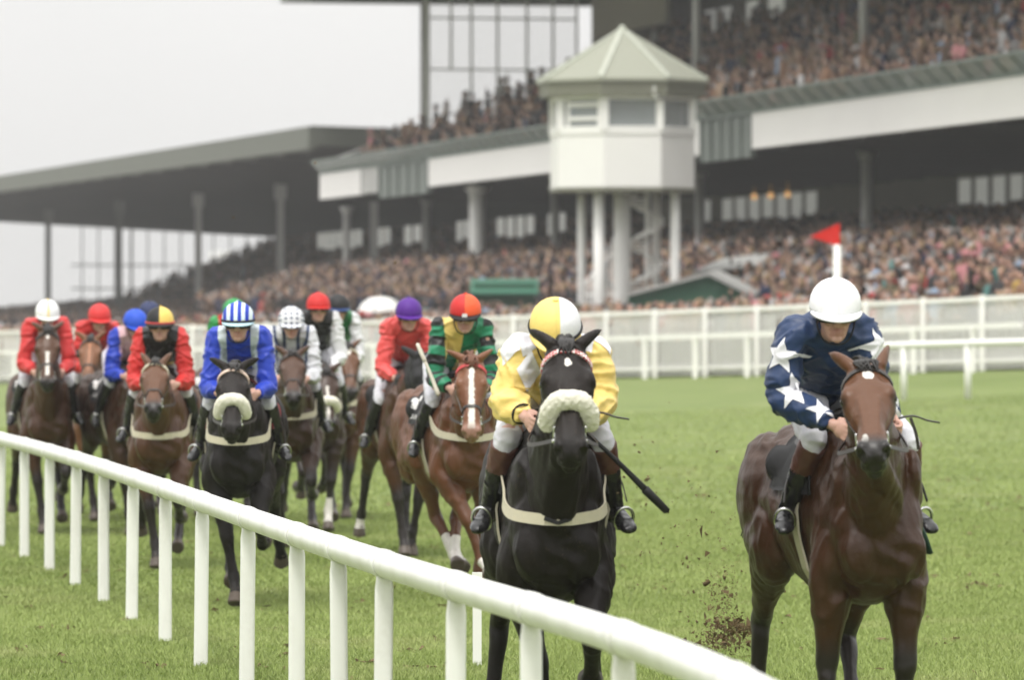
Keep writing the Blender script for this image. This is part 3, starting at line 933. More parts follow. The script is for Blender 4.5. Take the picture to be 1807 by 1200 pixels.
def horse_geometry(poll=(1.0, 0, 1.83), phi=40, yaw=0, roll=0, legs=None, dz=0.0, ears=(12, 30), vox=.013):
    h = Horse()
    g = G()
    hu = np.array((math.cos(R(phi)) * math.cos(R(yaw)), math.cos(R(phi)) * math.sin(R(yaw)), -math.sin(R(phi))))
    hw = norm(np.array((-math.sin(R(yaw)), math.cos(R(yaw)), 0)))
    hv = np.cross(hu, hw)
    rr = R(roll); hw, hv = hw * math.cos(rr) + hv * math.sin(rr), hv * math.cos(rr) - hw * math.sin(rr)
    poll = np.array(poll, float)
    h.poll, h.hu, h.hw, h.hv = poll, hu, hw, hv
    hp = lambda u, w, v: poll + hu * u + hw * w + hv * v
    h.hp = hp
    # trunk
    TR = [(.53, 1.0, 1.2, .09), (.47, .90, 1.36, .17), (.36, .83, 1.48, .200), (.2, .79, 1.56, .215), (0, .785, 1.625, .228), (-.2, .79, 1.57, .245), (-.45, .82, 1.545, .258),
          (-.7, .90, 1.555, .268), (-.9, 1.0, 1.575, .275), (-1.08, 1.05, 1.52, .235), (-1.2, 1.12, 1.42, .17), (-1.27, 1.2, 1.34, .08)]
    A = catmull(TR, 4); rings = []
    an = np.linspace(0, 2 * math.pi, 32, endpoint=False)
    for x, zb, zt, hwid in A:
        c, s = np.cos(an), np.sin(an); v = np.sign(s) * np.abs(s) ** .9
        wid = hwid * np.sign(c) * np.abs(c) ** .85 * (1 - .22 * np.clip(v, 0, 1) - .10 * np.clip(-v, 0, 1))
        rings.append(np.stack([np.full(32, x), wid, (zb + zt) / 2 + (zt - zb) / 2 * v], 1))
    loft(g, rings, lab=1)
    for sd in (-1, 1):
        SM = np.array([(.85, 0, -.53), (0, 1, 0), (.53, 0, .85)]).T        # shoulder blade slopes forward and down
        ball(g, (.27, sd * .140, 1.22), (.14, .062, .30), SM, lab=1); ball(g, (.44, sd * .098, 1.03), (.10, .095, .14), lab=1)
        ball(g, (.13, sd * .150, 1.06), (.16, .080, .15), lab=1)                                             # triceps
        ball(g, (-.95, sd * .170, 1.24), (.28, .145, .28), lab=1); ball(g, (-.72, sd * .20, 1.03), (.17, .11, .20), lab=1)
        ball(g, (-1.12, sd * .14, 1.10), (.13, .11, .24), lab=1); ball(g, (-.60, sd * .20, 1.38), (.12, .06, .07), lab=1)
    # neck
    jo = hp(.05, 0, -.075)
    b0, b1 = np.array((.02, 0, 1.25)), np.array((.30, 0, 1.28))
    mid = b1 * .45 + jo * .55 + np.array((0, 0, .03))
    q = b1 * .15 + jo * .85 + np.array((0, 0, .03))
    tube(g, [b0, b1, mid, q, jo + hu * .02], [(.15, .30), (.155, .30), (.095, .185), (.078, .145), (.07, .115)], n=24, k=6, lab=2, cap=.2)
    tube(g, [(.0, 0, 1.58), (.30, 0, 1.545), mid + (-.05, 0, .17), hp(-.02, 0, .02)], [.05, .06, .05, .045], n=10, k=6, lab=2)
    # windpipe / throat line
    tube(g, [(.46, 0, 1.16), (.52, 0, 1.26), mid + (.10, 0, -.13), hp(.12, 0, -.16)], [.07, .07, .055, .055], n=10, k=5, lab=2)
    # head
    A = catmull(HEADA, 4); rings = []
    an = np.linspace(0, 2 * math.pi, 28, endpoint=False)
    for u, wd, tp, bt in A:
        c, s = np.cos(an), np.sin(an)
        w = wd * np.sign(c) * np.abs(c) ** .8 * (1 - .18 * np.clip(s, 0, 1) ** 2 - .35 * np.clip(-s, 0, 1))
        v = np.where(s > 0, tp * np.abs(s) ** .8, bt * np.abs(s))
        rings.append(np.array([hp(u, wi, vi) for wi, vi in zip(w, v)]))
    loft(g, rings, lab=3)
    HM = np.stack([hu, hw, hv], 1)
    for sd in (-1, 1):
        ball(g, hp(.145, sd * .062, -.085), (.105, .042, .085), HM, lab=3)          # cheek
        ball(g, hp(.195, sd * .090, .042), (.045, .026, .034), HM, lab=3)            # brow over the eye
        tube(g, [hp(.15, sd * .094, .0), hp(.22, sd * .098, -.012), hp(.30, sd * .078, -.026), hp(.40, sd * .058, -.030)], [.012, .017, .014, .008], n=8, k=4, lab=3)   # facial crest
        tube(g, [hp(.26, sd * .040, .066), hp(.40, sd * .030, .050), hp(.52, sd * .026, .036)], [.014, .013, .010], n=8, k=3, lab=3)                              # nasal bone edge
        tube(g, [hp(.23, sd * .105, .018), hp(.205, sd * .112, .040), hp(.18, sd * .105, .030)], [.008, .011, .008], n=8, k=3, lab=3)                              # eyelid
        ball(g, hp(.560, sd * .048, .004), (.046, .026, .044), HM, lab=3)            # nostril wing
        ball(g, hp(.60, sd * .034, -.012), (.020, .022, .032), HM, lab=3)
        ball(g, hp(.555, sd * .028, -.07), (.045, .03, .03), HM, lab=3)
    ball(g, hp(.555, 0, -.112), (.045, .038, .024), HM, lab=3)                       # chin
    ball(g, hp(.585, 0, -.062), (.035, .044, .022), HM, lab=3)                       # upper lip
    # ears
    ef, eo = ears
    h.eardirs = []
    for sd in (-1, 1):
        base = hp(-.005, sd * .062, .055)
        d = norm(np.array((-.74, 0, .38)) + hw * sd * math.sin(R(eo)) * 1.15)
        side = norm(np.cross(d, hu)); L = .17
        pts = [base - d * .02, base + d * .03, base + d * .075, base + d * .125, base + d * L]
        tube(g, pts, [(.028, .028), (.037, .027), (.040, .021), (.028, .015), (.005, .005)], n=12, k=4, lab=4, up=hu)
        h.eardirs.append((base, d, side))
    # legs
    L = dict(fl=(8, 0, 25, .0), fr=(-5, 0, 20, .0), hl=(-.70, .97, -35, 10, 35, 0), hr=(-.70, .97, -35, 10, 35, 0))
    if legs: L.update(legs)
    h.legpts = {}
    for nm, sd in (('fl', 1), ('fr', -1)):
        a, b, c, sp = L[nm]
        E = np.array((.20, sd * .165, .96 ))
        dirv = lambda an, sp=0: np.array((math.sin(R(an)), sd * math.sin(R(sp)), -math.cos(R(an))))
        K = E + dirv(a, sp - 3) * .45; Fk = K + dirv(b, sp - 2) * .285; Ho = Fk + dirv(c, sp) * .125; To = Ho + dirv(c, 0) * .085
        S0 = np.array((.28, sd * .115, 1.16)); f = lambda p, q, t: p + (q - p) * t
        pts = [S0, E, f(E, K, .35), f(E, K, .75), K, f(K, Fk, .15), f(K, Fk, .5), f(K, Fk, .85), Fk, f(Fk, Ho, .55), Ho]
        rad = [(.075, .11), (.096, .118), (.084, .098), (.056, .064), (.052, .056), (.042, .047), (.032, .036), (.034, .038), (.042, .046), (.035, .037), (.044, .046)]
        tube(g, pts, rad, n=16, k=4, lab=10 if sd > 0 else 11, up=(1, 0, 0), cap=.2)
        dv = norm(To - Ho)
        tube(g, [Ho - dv * .02, Ho + dv * .01, To], [.040, .048, .062], n=16, k=1, lab=20, up=(1, 0, 0), cap=.02)
        h.legpts[nm] = (E, K, Fk, Ho, To)
    for nm, sd in (('hl', 1), ('hr', -1)):
        kx, kz, ga, ca, pa, sp = L[nm]
        Hp = np.array((-.95, sd * .14, 1.26)); St = np.array((kx, sd * .19, kz))
        dirv = lambda an, sp=0: np.array((math.sin(R(an)), sd * math.sin(R(sp)), -math.cos(R(an))))
        Hk = St + dirv(ga, sp - 4) * .45; Fk = Hk + dirv(ca, sp - 1) * .37; Ho = Fk + dirv(pa, sp) * .12; To = Ho + dirv(pa, 0) * .08
        f = lambda p, q, t: p + (q - p) * t
        bk = norm(np.cross(np.cross(Hk - St, (0, 1, 0)), (0, 0, 1)))
        hkp = Hk + norm(f(St, Fk, .5) - Hk) * -.02
        pts = [Hp, f(Hp, St, .6), St, f(St, Hk, .4), f(St, Hk, .8), hkp, f(Hk, Fk, .18), f(Hk, Fk, .5), f(Hk, Fk, .86), Fk, f(Fk, Ho, .55), Ho]
        rad = [(.13, .26), (.125, .22), (.105, .15), (.075, .10), (.046, .062), (.047, .064), (.042, .050), (.034, .039), (.036, .040), (.044, .048), (.036, .038), (.045, .047)]
        tube(g, pts, rad, n=16, k=4, lab=12 if sd > 0 else 13, up=(1, 0, 0), cap=.2)
        tube(g, [Hk + (Hk - Fk) * .16, Hk + (Fk - Hk) * .05], [.026, .032], n=10, k=1, lab=12 if sd > 0 else 13)     # point of hock
        dv = norm(To - Ho)
        tube(g, [Ho - dv * .02, Ho + dv * .01, To], [.042, .049, .061], n=16, k=1, lab=20, up=(1, 0, 0), cap=.02)
        h.legpts[nm] = (St, Hk, Fk, Ho, To)
    V, F, lab, t, ed = remesh(g, vox, 3)
    # muscle relief and veins, none on the face
    N = np.zeros_like(V)
    for f in F:
        n = np.cross(V[f[2]] - V[f[0]], V[f[-1]] - V[f[1]])
        for i in f: N[i] += n
    N /= np.linalg.norm(N, axis=1)[:, None] + 1e-9
    bodyw = smooth_vals(np.where(lab == 3, .12, np.where((lab == 20) | (lab == 4), 0, np.where(V[:, 2] < .72, .35, 1.0))), ed, len(V), 4)
    Q = V * (1.0, 1.4, .62)
    rl = 1 - np.abs(vnoise(Q + .05 * vnoise(V, .4, 2)[:, None], .24, 31)) * 1.5
    r2 = 1 - np.abs(vnoise(Q, .12, 33)) * 1.5
    V = V + N * ((rl * .010 + r2 * .0040) * bodyw)[:, None]
    X = V - poll; hd = np.stack([X @ hu, X @ hw, X @ hv], 1)
    for c, rad, dep in (((.115, .070, .070), .045, .012), ((.40, .066, .012), .07, .009), ((.30, .085, -.075), .06, .006), ((.10, .085, -.02), .05, .006)):
        for sd in (-1, 1):                              # hollows over the eye, beside the nose, under the cheekbone
            r_ = np.linalg.norm(hd - np.array((c[0], sd * c[1], c[2])), axis=1) / rad
            V = V - N * (np.where(lab == 3, np.clip(1 - r_, 0, 1) ** 2 * (3 - 2 * np.clip(1 - r_, 0, 1)), 0) * dep)[:, None]
    h.V, h.F, h.lab, h.t, h.ed = V, F, lab, t, ed
    h.bvh = BVHTree.FromPolygons([tuple(p) for p in V], F)
    h.dz = dz
    return h

def horse_attrs(h, me, points=1.0, muzzle=1.0, socks=(), hood=False):
    V, lab = h.V, h.lab
    X = V - h.poll
    hd = np.stack([X @ h.hu, X @ h.hw, X @ h.hv], 1)
    head = (lab == 3) | (lab == 4)
    hd2 = np.where(head[:, None], hd, 9.0)
    pt = np.zeros(len(V)); sock = np.zeros(len(V)); hoof = (lab == 20).astype(float)
    for nm, lb in (('fl', 10), ('fr', 11), ('hl', 12), ('hr', 13)):
        a, k, f, ho, to = h.legpts[nm]
        sel = (lab == lb) | (lab == 20)
        d1, t1 = seg_dist(V, a, k); d2, t2 = seg_dist(V, k, f); d3, t3 = seg_dist(V, f, to)
        near = np.minimum(np.minimum(d1, d2), d3)
        q = np.where(d1 <= np.minimum(d2, d3), t1, np.where(d2 <= d3, 1 + t2, 2 + t3))
        sel &= near < .14
        if points: pt = np.where(sel & (lab == lb), np.maximum(pt, np.clip((q - .55) / .5, 0, 1) * points), pt)
        for s_nm, q0 in socks:
            if s_nm == nm: sock = np.where(sel & (lab == lb) & (q > q0), 1.0, sock)
    sock = smooth_vals(sock, h.ed, len(V), 2)
    # ear tips / mane line a little darker
    pt = np.where((lab == 4) & (points > 0), np.maximum(pt, np.clip((np.abs(hd[:, 1]) - .10) / .12, 0, .45)), pt)
    mz = np.zeros(len(V))
    if muzzle:
        mz = np.where(lab == 3, np.clip((hd[:, 0] - .47) / .10, 0, 1) * muzzle, 0)
    for sd in (-1, 1):                                    # nostrils: pits, with the dark of the hole painted in
        c = np.array((.592, sd * .052, .002)); e = (hd - c) / np.array((.034, .018, .026)); r = np.sqrt((e ** 2).sum(1))
        mz = np.where(head, np.maximum(mz, np.clip(1.6 - r, 0, 1)), mz)
        ins = head & (r < 1.3)
        V[ins] += (h.hu * -.030 + h.hw * sd * -.012) * np.clip(1.3 - r[ins], 0, 1)[:, None]
    for sd in (-1, 1):                                    # dark skin round the eyes
        r = np.linalg.norm((hd - np.array((.205, sd * .10, .020))) / np.array((1.3, 1, 1)), axis=1)
        mz = np.where(head, np.maximum(mz, np.clip(1.25 - r / .045, 0, .85)), mz)
    mz = smooth_vals(mz, h.ed, len(V), 1)
    vattr(me, 'hd', hd2); fattr(me, 'pt', smooth_vals(pt, h.ed, len(V), 3)); fattr(me, 'mz', mz); fattr(me, 'sock', sock); fattr(me, 'hoof', smooth_vals(hoof, h.ed, len(V), 1))

def surf(h, p, out, off=0.0):
    """drop point p onto the coat along -out; returns point lifted by off, and normal"""
    p = Vector(p); out = Vector(norm(out))
    hit = h.bvh.ray_cast(p + out * .8, -out, 2.0)
    if hit[0] is None: hit = h.bvh.find_nearest(p)
    n = hit[1]
    if n.dot(out) < 0: n = -n
    return np.array(hit[0] + n * off), np.array(n)

def strap(g, pts, nrm, w, th, mi=0):
    """flat strap through pts with surface normals nrm"""
    pts = np.asarray(pts); nrm = np.asarray(nrm)
    T = np.gradient(pts, axis=0); rings = []
    for p, n, t in zip(pts, nrm, T):
        t = norm(t); n = norm(n - t * np.dot(n, t)); s = np.cross(t, n)
        rings.append(np.array([p - s * w / 2, p + s * w / 2, p + s * w / 2 + n * th, p - s * w / 2 + n * th]))
    return loft(g, rings, mi)

def drape(h, grid, off, th, name, mats, parent, mi=None):
    """cloth over the back: grid of (x, angle) -> patch laid on the coat"""
    n, m = len(grid), len(grid[0]); top = []; bot = []
    for row in grid:
        for x, a in row:
            out = np.array((0, math.sin(a), math.cos(a))); p, nn = surf(h, (x, 0, 1.22), out, off)
            bot.append(p); top.append(p + nn * th)
    V = top + bot; F = []; M = []
    for i in range(n - 1):
        for j in range(m - 1):
            q = (i * m + j, i * m + j + 1, (i + 1) * m + j + 1, (i + 1) * m + j)
            F.append(q); M.append(mi(i / (n - 2), j / (m - 2)) if mi else 0)
            F.append(tuple(k + n * m for k in q[::-1])); M.append(0)
    edge = [(i, 0) for i in range(n)] + [(n - 1, j) for j in range(1, m)] + [(i, m - 1) for i in range(n - 2, -1, -1)] + [(0, j) for j in range(m - 2, 0, -1)]
    e = [i * m + j for i, j in edge]
    for a, b in zip(e, e[1:] + e[:1]): F.append((b, a, a + n * m, b + n * m)); M.append(0)
    return mesh_obj(name, V, F, mats, parent, True, M)

def make_horse(name, label, loc, rz, cfg):
    h = horse_geometry(**{k: cfg[k] for k in ('poll', 'phi', 'yaw', 'roll', 'legs', 'ears', 'vox') if k in cfg})
    root = empty(name, loc, rz)
    tag(root, label, 'horse', 'race horses galloping towards the camera')
    me = bpy.data.meshes.new('body'); me.from_pydata([tuple(p) for p in h.V], [], h.F)
    me.materials.append(cfg['coat'])
    me.polygons.foreach_set('use_smooth', np.ones(len(me.polygons), bool))
    horse_attrs(h, me, cfg.get('points', 1), cfg.get('muzzle', 1), cfg.get('socks', ()))
    me.vertices.foreach_set('co', h.V.astype(np.float32).ravel()); me.update()
    ob = bpy.data.objects.new('body', me); COL.objects.link(ob); ob.parent = root
    hp, hu, hw, hv = h.hp, h.hu, h.hw, h.hv
    hair = cfg.get('hair', M_mane)
    HM = np.stack([hu, hw, hv], 1)
    for sd in (-1, 1):
        g = G(); ball(g, hp(.206, sd * .101, .020), (.028, .022, .022), HM); g.build('eye', M_eye, root, True)
    # mane and forelock: many tapering locks
    g = G(); r = np.random.default_rng(int(abs(loc[0]) * 100) + 3)
    for k in range(90):
        t = k / 89; p = np.array((.02, 0, 1.60)) * (1 - t) + hp(-.03, 0, .07) * t + np.array((0, 0, .03 * math.sin(math.pi * t)))
        pp, nn = surf(h, p, (-.35, 0, 1), 0); sd = r.choice((-1, 1)) if not cfg.get('maneside') else cfg['maneside']
        ln = r.uniform(.06, .12); d = np.array((-.75 + r.uniform(-.2, .2), sd * r.uniform(.1, .5), r.uniform(-.25, .15)))
        tube(g, [pp - (0, 0, .02), pp + d * ln * .4 + (0, 0, .014), pp + d * ln + (-.02, 0, -.01)], [(.018, .010), (.014, .008), (.003, .002)], n=5, k=3)
    for k in range(12):
        p = hp(-.01, r.uniform(-.03, .03), .078)
        tube(g, [p, p + hu * .05 + hv * .025 + hw * r.uniform(-.03, .03), p + hu * r.uniform(.07, .12) + hv * .005 + hw * r.uniform(-.05, .05)], [(.012, .009), (.009, .007), (.003, .002)], n=5, k=3)
    g.build('mane', hair, root, True)
    g = G()                                            # tail streaming behind
    for k in range(26):
        a = r.uniform(-.06, .06); p = np.array((-1.24, a, 1.42 + r.uniform(-.03, .03)))
        e = p + np.array((-.55 + r.uniform(-.15, .1), a * 1.2 + r.uniform(-.03, .03), -.22 + r.uniform(-.2, .1)))
        tube(g, [p, p + (-.14, a * .3, .04), (p + e) / 2 + (-.05, 0, .06), e], [.022, .024, .018, .003], n=5, k=3)
    g.build('tail', hair, root, True)
    # bridle
    if cfg.get('hood'):
        sel = [f for f in h.F if h.lab[f[0]] in (3, 4, 2) and all((h.V[i] - h.poll) @ hu < .40 and (h.V[i] - h.poll) @ hu > -.16 and (h.V[i]-h.poll) @ hv > -.30 and (h.lab[i] != 2 or (h.V[i]-h.poll) @ hu > -.12) for i in f)]
        nrm = np.zeros_like(h.V)
        for f in sel:
            n = np.cross(h.V[f[1]] - h.V[f[0]], h.V[f[2]] - h.V[f[0]])
            for i in f: nrm[i] += n
        used = sorted({i for f in sel for i in f}); mp = {i: k for k, i in enumerate(used)}
        VV = [h.V[i] + norm(nrm[i]) * .007 for i in used]
        ob2 = mesh_obj('hood', VV, [tuple(mp[i] for i in f) for f in sel], M_black, root)
    def ringpt(u, a, off):
        k = [np.interp(u, HEADA[:, 0], HEADA[:, j]) for j in (1, 2, 3)]
        c, s = math.cos(a), math.sin(a)
        p = hp(u, k[0] * c * .5, 0)
        out = norm(hw * c * 1.0 + hv * s)
        hit = h.bvh.ray_cast(Vector(hp(u, 0, -.02) + out * .3), Vector(-out), .4)
        q = np.array(hit[0]) if hit[0] is not None else hp(u, k[0] * c, (k[1] if s > 0 else -k[2]) * s)
        return q + out * off, out
    g = G()
    def head_strap(u0f, a0, a1, w, th, gg, mi=0, n=16):
        pts, nn = [], []
        for i in range(n + 1):
            a = a0 + (a1 - a0) * i / n; p, o = ringpt(u0f(a), a, .001); pts.append(p); nn.append(o)
        strap(gg, pts, nn, w, th, mi)
    band = cfg.get('browband', M_leather)
    gb = G(); head_strap(lambda a: .065 + .05 * (1 - math.sin(a)), R(0), R(180), .024, .008, gb); 
    fl = cfg.get('noseband', True)
    for sd, a in ((1, R(-8)), (-1, R(188))):
        pts, nn = [], []
        for i in range(12):
            p, o = ringpt(.08 + .40 * i / 11, a + (R(-6) if sd > 0 else R(6)) * 0, .001); pts.append(p); nn.append(o)
        strap(g, pts, nn, .016, .006)
    if fl is True: head_strap(lambda a: .39, R(-40), R(220), .022, .006, g)
    ob3 = g.build('bridle', M_leather, root)
    gb.build('browband', band, root)
    if cfg.get('browcheck'):
        pass
    h.bit = {}
    for sd, a in ((1, R(-12)), (-1, R(192))):
        p, o = ringpt(.487, a, .008); h.bit[sd] = p
        g = G(); an = np.linspace(0, 2 * math.pi, 15); c = [p + hu * .034 * math.cos(t) + hv * .034 * math.sin(t) for t in an]
        tube(g, c, [.005] * 15, n=6, k=1)
        tube(g, [p - o * .02, p + o * .012], [.009, .009], n=8, k=1)
        tube(g, [p - hu * .02 - hv * .035 + o * .004, p - hu * .03 + hv * .055 + o * .004], [.006, .006], n=6, k=1); g.build('bit_ring', M_metal, root, True)
    if cfg.get('sheepskin'):
        g = G(); pts = []; us = cfg.get('sheep_u', .355)
        for i in range(25):
            a = R(-28) + R(236) * i / 24; p, o = ringpt(us + .02 * abs(math.cos(a)), a, .016); pts.append(p)
        tube(g, pts, [(.038, .034)] + [(.050, .043)] * 23 + [(.038, .034)], n=14, k=2, up=hu, cap=.5)
        V, F, *_ = remesh(g, .0055, 1)
        nz = vnoise(V, .05, 5) * .6 + vnoise(V, .021, 6) * .6 + vnoise(V, .013, 7) * .45
        cen = np.array(pts); 
        kd = KDTree(len(cen)); [kd.insert(p, i) for i, p in enumerate(cen)]; kd.balance()
        dirs = np.array([norm(p - cen[kd.find(p)[1]]) for p in V])
        mesh_obj('sheepskin_noseband', V + dirs * (nz * .0038)[:, None], F, M_fleece, root)
    # breast girth
    if cfg.get('breast', True):
        pts, nn = [], []
        z0 = cfg.get('breast_z', 1.19)
        for i in range(33):
            t = i / 32 * 2 - 1; a = t * R(112)
            z = z0 + .16 * abs(t) ** 1.7
            out = np.array((math.cos(a), math.sin(a), 0)); p, n = surf(h, np.array((.10, 0, z)), out, .004); pts.append(p); nn.append(out)
        pts = np.array(pts); pts[1:-1] = .25 * pts[:-2] + .5 * pts[1:-1] + .25 * pts[2:]
        g = G(); strap(g, pts + np.array(nn) * .004, nn, .05, .008, 0)
        bg = g.build('breast_girth', M_girth, root)
        if cfg.get('breastmark'):
            g = G(); c = 16
            for s1 in (-1, 1):
                g.bar(pts[c] + (.020, 0, -.012), pts[c + s1 * 1] + np.array(nn[c + s1 * 1]) * .02 + (0, s1 * -.0, .006), .004, .018)
            g.build('mark', M_black, bg)
    # saddle cloth with white number panel, saddle, girth
    cl = cfg.get('cloth', 'black'); 
    def cmi(i, j):
        jj = abs(j * 2 - 1)
        if cl == 'plain': return 0
        if jj > .90 : return 0
        if .80 < i + .03 * math.sin(jj * 30) < .90 and (.36 < jj < .52 or .55 < jj < .70): return 1
        if .80 < jj < .92 and .12 < i < .9:
            k = int(i * 40); q = (jj - .80) / .12
            return 1 if (k % 4 == 0 and .1 < q < .9) or (k % 4 in (1, 2) and (k * 7 // 4) % 3 == int(q * 2.99)) else 0
        return 0
    n1, n2 = (41, 141) if cl == 'black' else (17, 41)
    grid = [[(-.62 + .60 * i / (n1 - 1), R(-78) + R(156) * j / (n2 - 1)) for j in range(n2)] for i in range(n1)]
    grid = [[(x + .06 * (abs(a) / R(78)), a) for x, a in row] for row in grid[::-1]]
    base_m = {'black': M_black, 'maroon': M_redpad, 'plain': M_black}[cl]
    sc = drape(h, grid, .008, .012, 'saddle_cloth', [base_m, M_wcloth], root, cmi)
    grid = [[(-.46 + .36 * i / 10, R(-34) + R(68) * j / 12) for j in range(13)] for i in range(11)]
    drape(h, [[(x + .10 * (abs(a) / R(34)), a) for x, a in row] for row in grid], .024, .03, 'saddle', [M_leather], root)
    pts, nn = [], []
    for i in range(30):
        a = R(30) + R(300) * i / 29; out = np.array((0, math.sin(a), math.cos(a))); p, n = surf(h, (-.14, 0, 1.2), out, .006); pts.append(p); nn.append(out)
    g = G(); strap(g, pts, nn, .09, .01); g.build('girth_strap', M_girth, root)
    h.root = root; h.rz = rz; h.loc = np.array(loc, float)
    return h

# ------------------------------------------------------------------ jockeys
NAVY, WHITE, YEL, BLUE = (.016, .038, .105), (.74, .74, .76), (.83, .62, .19), (.014, .045, .42)
RED, CORAL, GREENC, BLACKC, PURP, PINK, ORNG = (.52, .022, .020), (.66, .075, .070), (.012, .20, .095), (.014, .014, .015), (.075, .012, .22), (.66, .42, .45), (.75, .10, .030)
LBLUE = (.42, .60, .68)

def silk_mat(name, torso, sleeve=None, pats=(), wr=.35):
    """torso / sleeve colours plus pattern: attributes arm (>0 on the sleeve), at (0 shoulder - 2 wrist), tx (along, sideways, dorsal)"""
    m = NM(name, .42, .35)
    arm = m.attr('arm').outputs['Fac']; at = m.attr('at').outputs['Fac']
    tx = m.n('ShaderNodeSeparateXYZ'); m.l(m.attr('tx').outputs['Vector'], tx.inputs[0]); s, y, hgt = tx.outputs
    isarm = m.step(arm, 0, .012)
    tcol = m.mix(0.0, torso, torso); scol = m.mix(0.0, sleeve or torso, sleeve or torso)
    ay = m.math('ABSOLUTE', y)
    both = None
    for p in pats:
        k = p[0]
        if k == 'halves': tcol = m.mix(m.step(y, p[2], .006), tcol, p[1])
        elif k == 'quarters':
            a = m.step(y, 0, .006); b = m.step(s, p[2], .012)
            x = m.math('ABSOLUTE', m.math('SUBTRACT', a, b)); tcol = m.mix(x, tcol, p[1])
        elif k == 'brace':
            b = m.math('MULTIPLY', m.step(ay, p[2], .008), m.math('SUBTRACT', 1.0, m.step(ay, p[3], .008))); tcol = m.mix(b, tcol, p[1])
        elif k == 'low': tcol = m.mix(m.math('SUBTRACT', 1.0, m.step(s, p[2], .01)), tcol, p[1])
        elif k == 'yoke': tcol = m.mix(m.step(s, p[2], .01), tcol, p[1])
        elif k == 'hoops':
            f = m.math('FRACT', m.math('MULTIPLY', at, p[2])); b = m.math('MULTIPLY', m.step(f, .02, .04), m.math('SUBTRACT', 1.0, m.step(f, .5, .04)))
            scol = m.mix(b, scol, p[1])
        elif k == 'armlet':
            b = m.math('MULTIPLY', m.step(at, p[2], .03), m.math('SUBTRACT', 1.0, m.step(at, p[3], .03))); scol = m.mix(b, scol, p[1])
        elif k == 'seam':
            b = m.math('SUBTRACT', 1.0, m.step(m.math('ABSOLUTE', m.math('SUBTRACT', arm, p[2])), p[3], .006)); both = (b, p[1])
    col = m.mix(isarm, tcol, scol)
    if both: col = m.mix(both[0], col, both[1])
    n = m.noise(5, 3)
    hs = m.n('ShaderNodeHueSaturation'); m.l(col, hs.inputs['Color']); m.l(m.math('MULTIPLY_ADD', n, .22, .89), hs.inputs['Value'])
    m.base(hs.outputs['Color'])
    m.set('Sheen Weight', .08)
    m.bump(m.noise(6, 3, m.vscale((1, .7, 1.4)), .5, 1.6), wr, .025)
    m.bump(m.noise(420, 2), .06, .002)
    return m.m

def cap_mat(name, base, pats=()):
    m = NM(name, .55, .3)
    xyz = m.n('ShaderNodeSeparateXYZ'); m.l(m.n('ShaderNodeTexCoord').outputs['Object'], xyz.inputs[0]); x, y, z = xyz.outputs
    col = m.mix(0.0, base, base)
    for p in pats:
        if p[0] == 'halves': col = m.mix(m.step(y, p[2], .003), col, p[1])
        elif p[0] == 'stripes':
            f = m.math('FRACT', m.math('MULTIPLY_ADD', y, p[2], p[3])); b = m.step(m.math('ABSOLUTE', m.math('SUBTRACT', f, .5)), .25, .03); col = m.mix(b, col, p[1])
        elif p[0] == 'spots':
            gx = m.math('ABSOLUTE', m.math('SUBTRACT', m.math('FRACT', m.math('MULTIPLY_ADD', y, p[2], .5)), .5)); 
            gz2 = m.math('ABSOLUTE', m.math('SUBTRACT', m.math('FRACT', m.math('MULTIPLY_ADD', m.math('ADD', z, m.math('MULTIPLY', x, -.5)), p[2], .2)), .5))
            col = m.mix(m.math('MULTIPLY', m.math('SUBTRACT', 1.0, m.step(gx, .23, .03)), m.math('SUBTRACT', 1.0, m.step(gz2, .23, .03))), col, p[1])
        elif p[0] == 'topstripe': col = m.mix(m.math('SUBTRACT', 1.0, m.step(m.math('ABSOLUTE', y), p[2], .004)), col, p[1])
    m.base(col)
    ang = m.math('ARCTAN2', y, x); sm = m.math('ABSOLUTE', m.math('SUBTRACT', m.math('FRACT', m.math('MULTIPLY', ang, .9549)), .5))
    m.bump(m.step(sm, .485, .015), .5, .004)
    m.bump(m.noise(26, 3), .3, .012); m.bump(m.noise(500, 2), .08, .002)
    return m.m

def skin_mat(name, rgb):
    m = NM(name, .5, .35); c = np.array(rgb)
    n = m.noise(22, 3); col = m.mix(n, tuple(c * .86), tuple(c * 1.08))
    col = m.mix(m.attr('lip').outputs['Fac'], col, (.30, .095, .080))
    col = m.mix(m.attr('glove').outputs['Fac'], col, (.014, .014, .015))
    m.base(col); m.set('Subsurface Weight', .06); m.b.inputs['Subsurface Radius'].default_value = (.012, .004, .002)
    m.bump(m.noise(160, 2), .08, .002)
    return m.m
M_skin = skin_mat('skin', (.52, .31, .245))
M_breech = plain('white_breeches', (.60, .60, .64), .65, .3, .06, 12, .25)
M_bootb = plain('black_boot', (.012, .012, .013), .26, .5, .3, 14, .15)
M_bootbr = plain('brown_boot_top', (.095, .038, .028), .45, .4, .2, 14, .1)
M_goglens = NM('goggle_lens', .12, .6); M_goglens.base((.16, .13, .10)); M_goglens.set('Alpha', .72); M_goglens = M_goglens.m
M_gogclear = NM('clear_lens', .10, .6); M_gogclear.base((.42, .37, .31)); M_gogclear.set('Alpha', .38); M_gogclear = M_gogclear.m
M_gogdark = plain('dark_lens', (.008, .008, .009), .12, .6)
M_silver = plain('stirrup_steel', (.55, .55, .54), .25, .5, .1, 30, metal=1)
M_eyew = plain('eye_white', (.55, .52, .50), .2, .5)
M_hairb = plain('short_dark_hair', (.03, .02, .014), .7, .3, .3, 60)

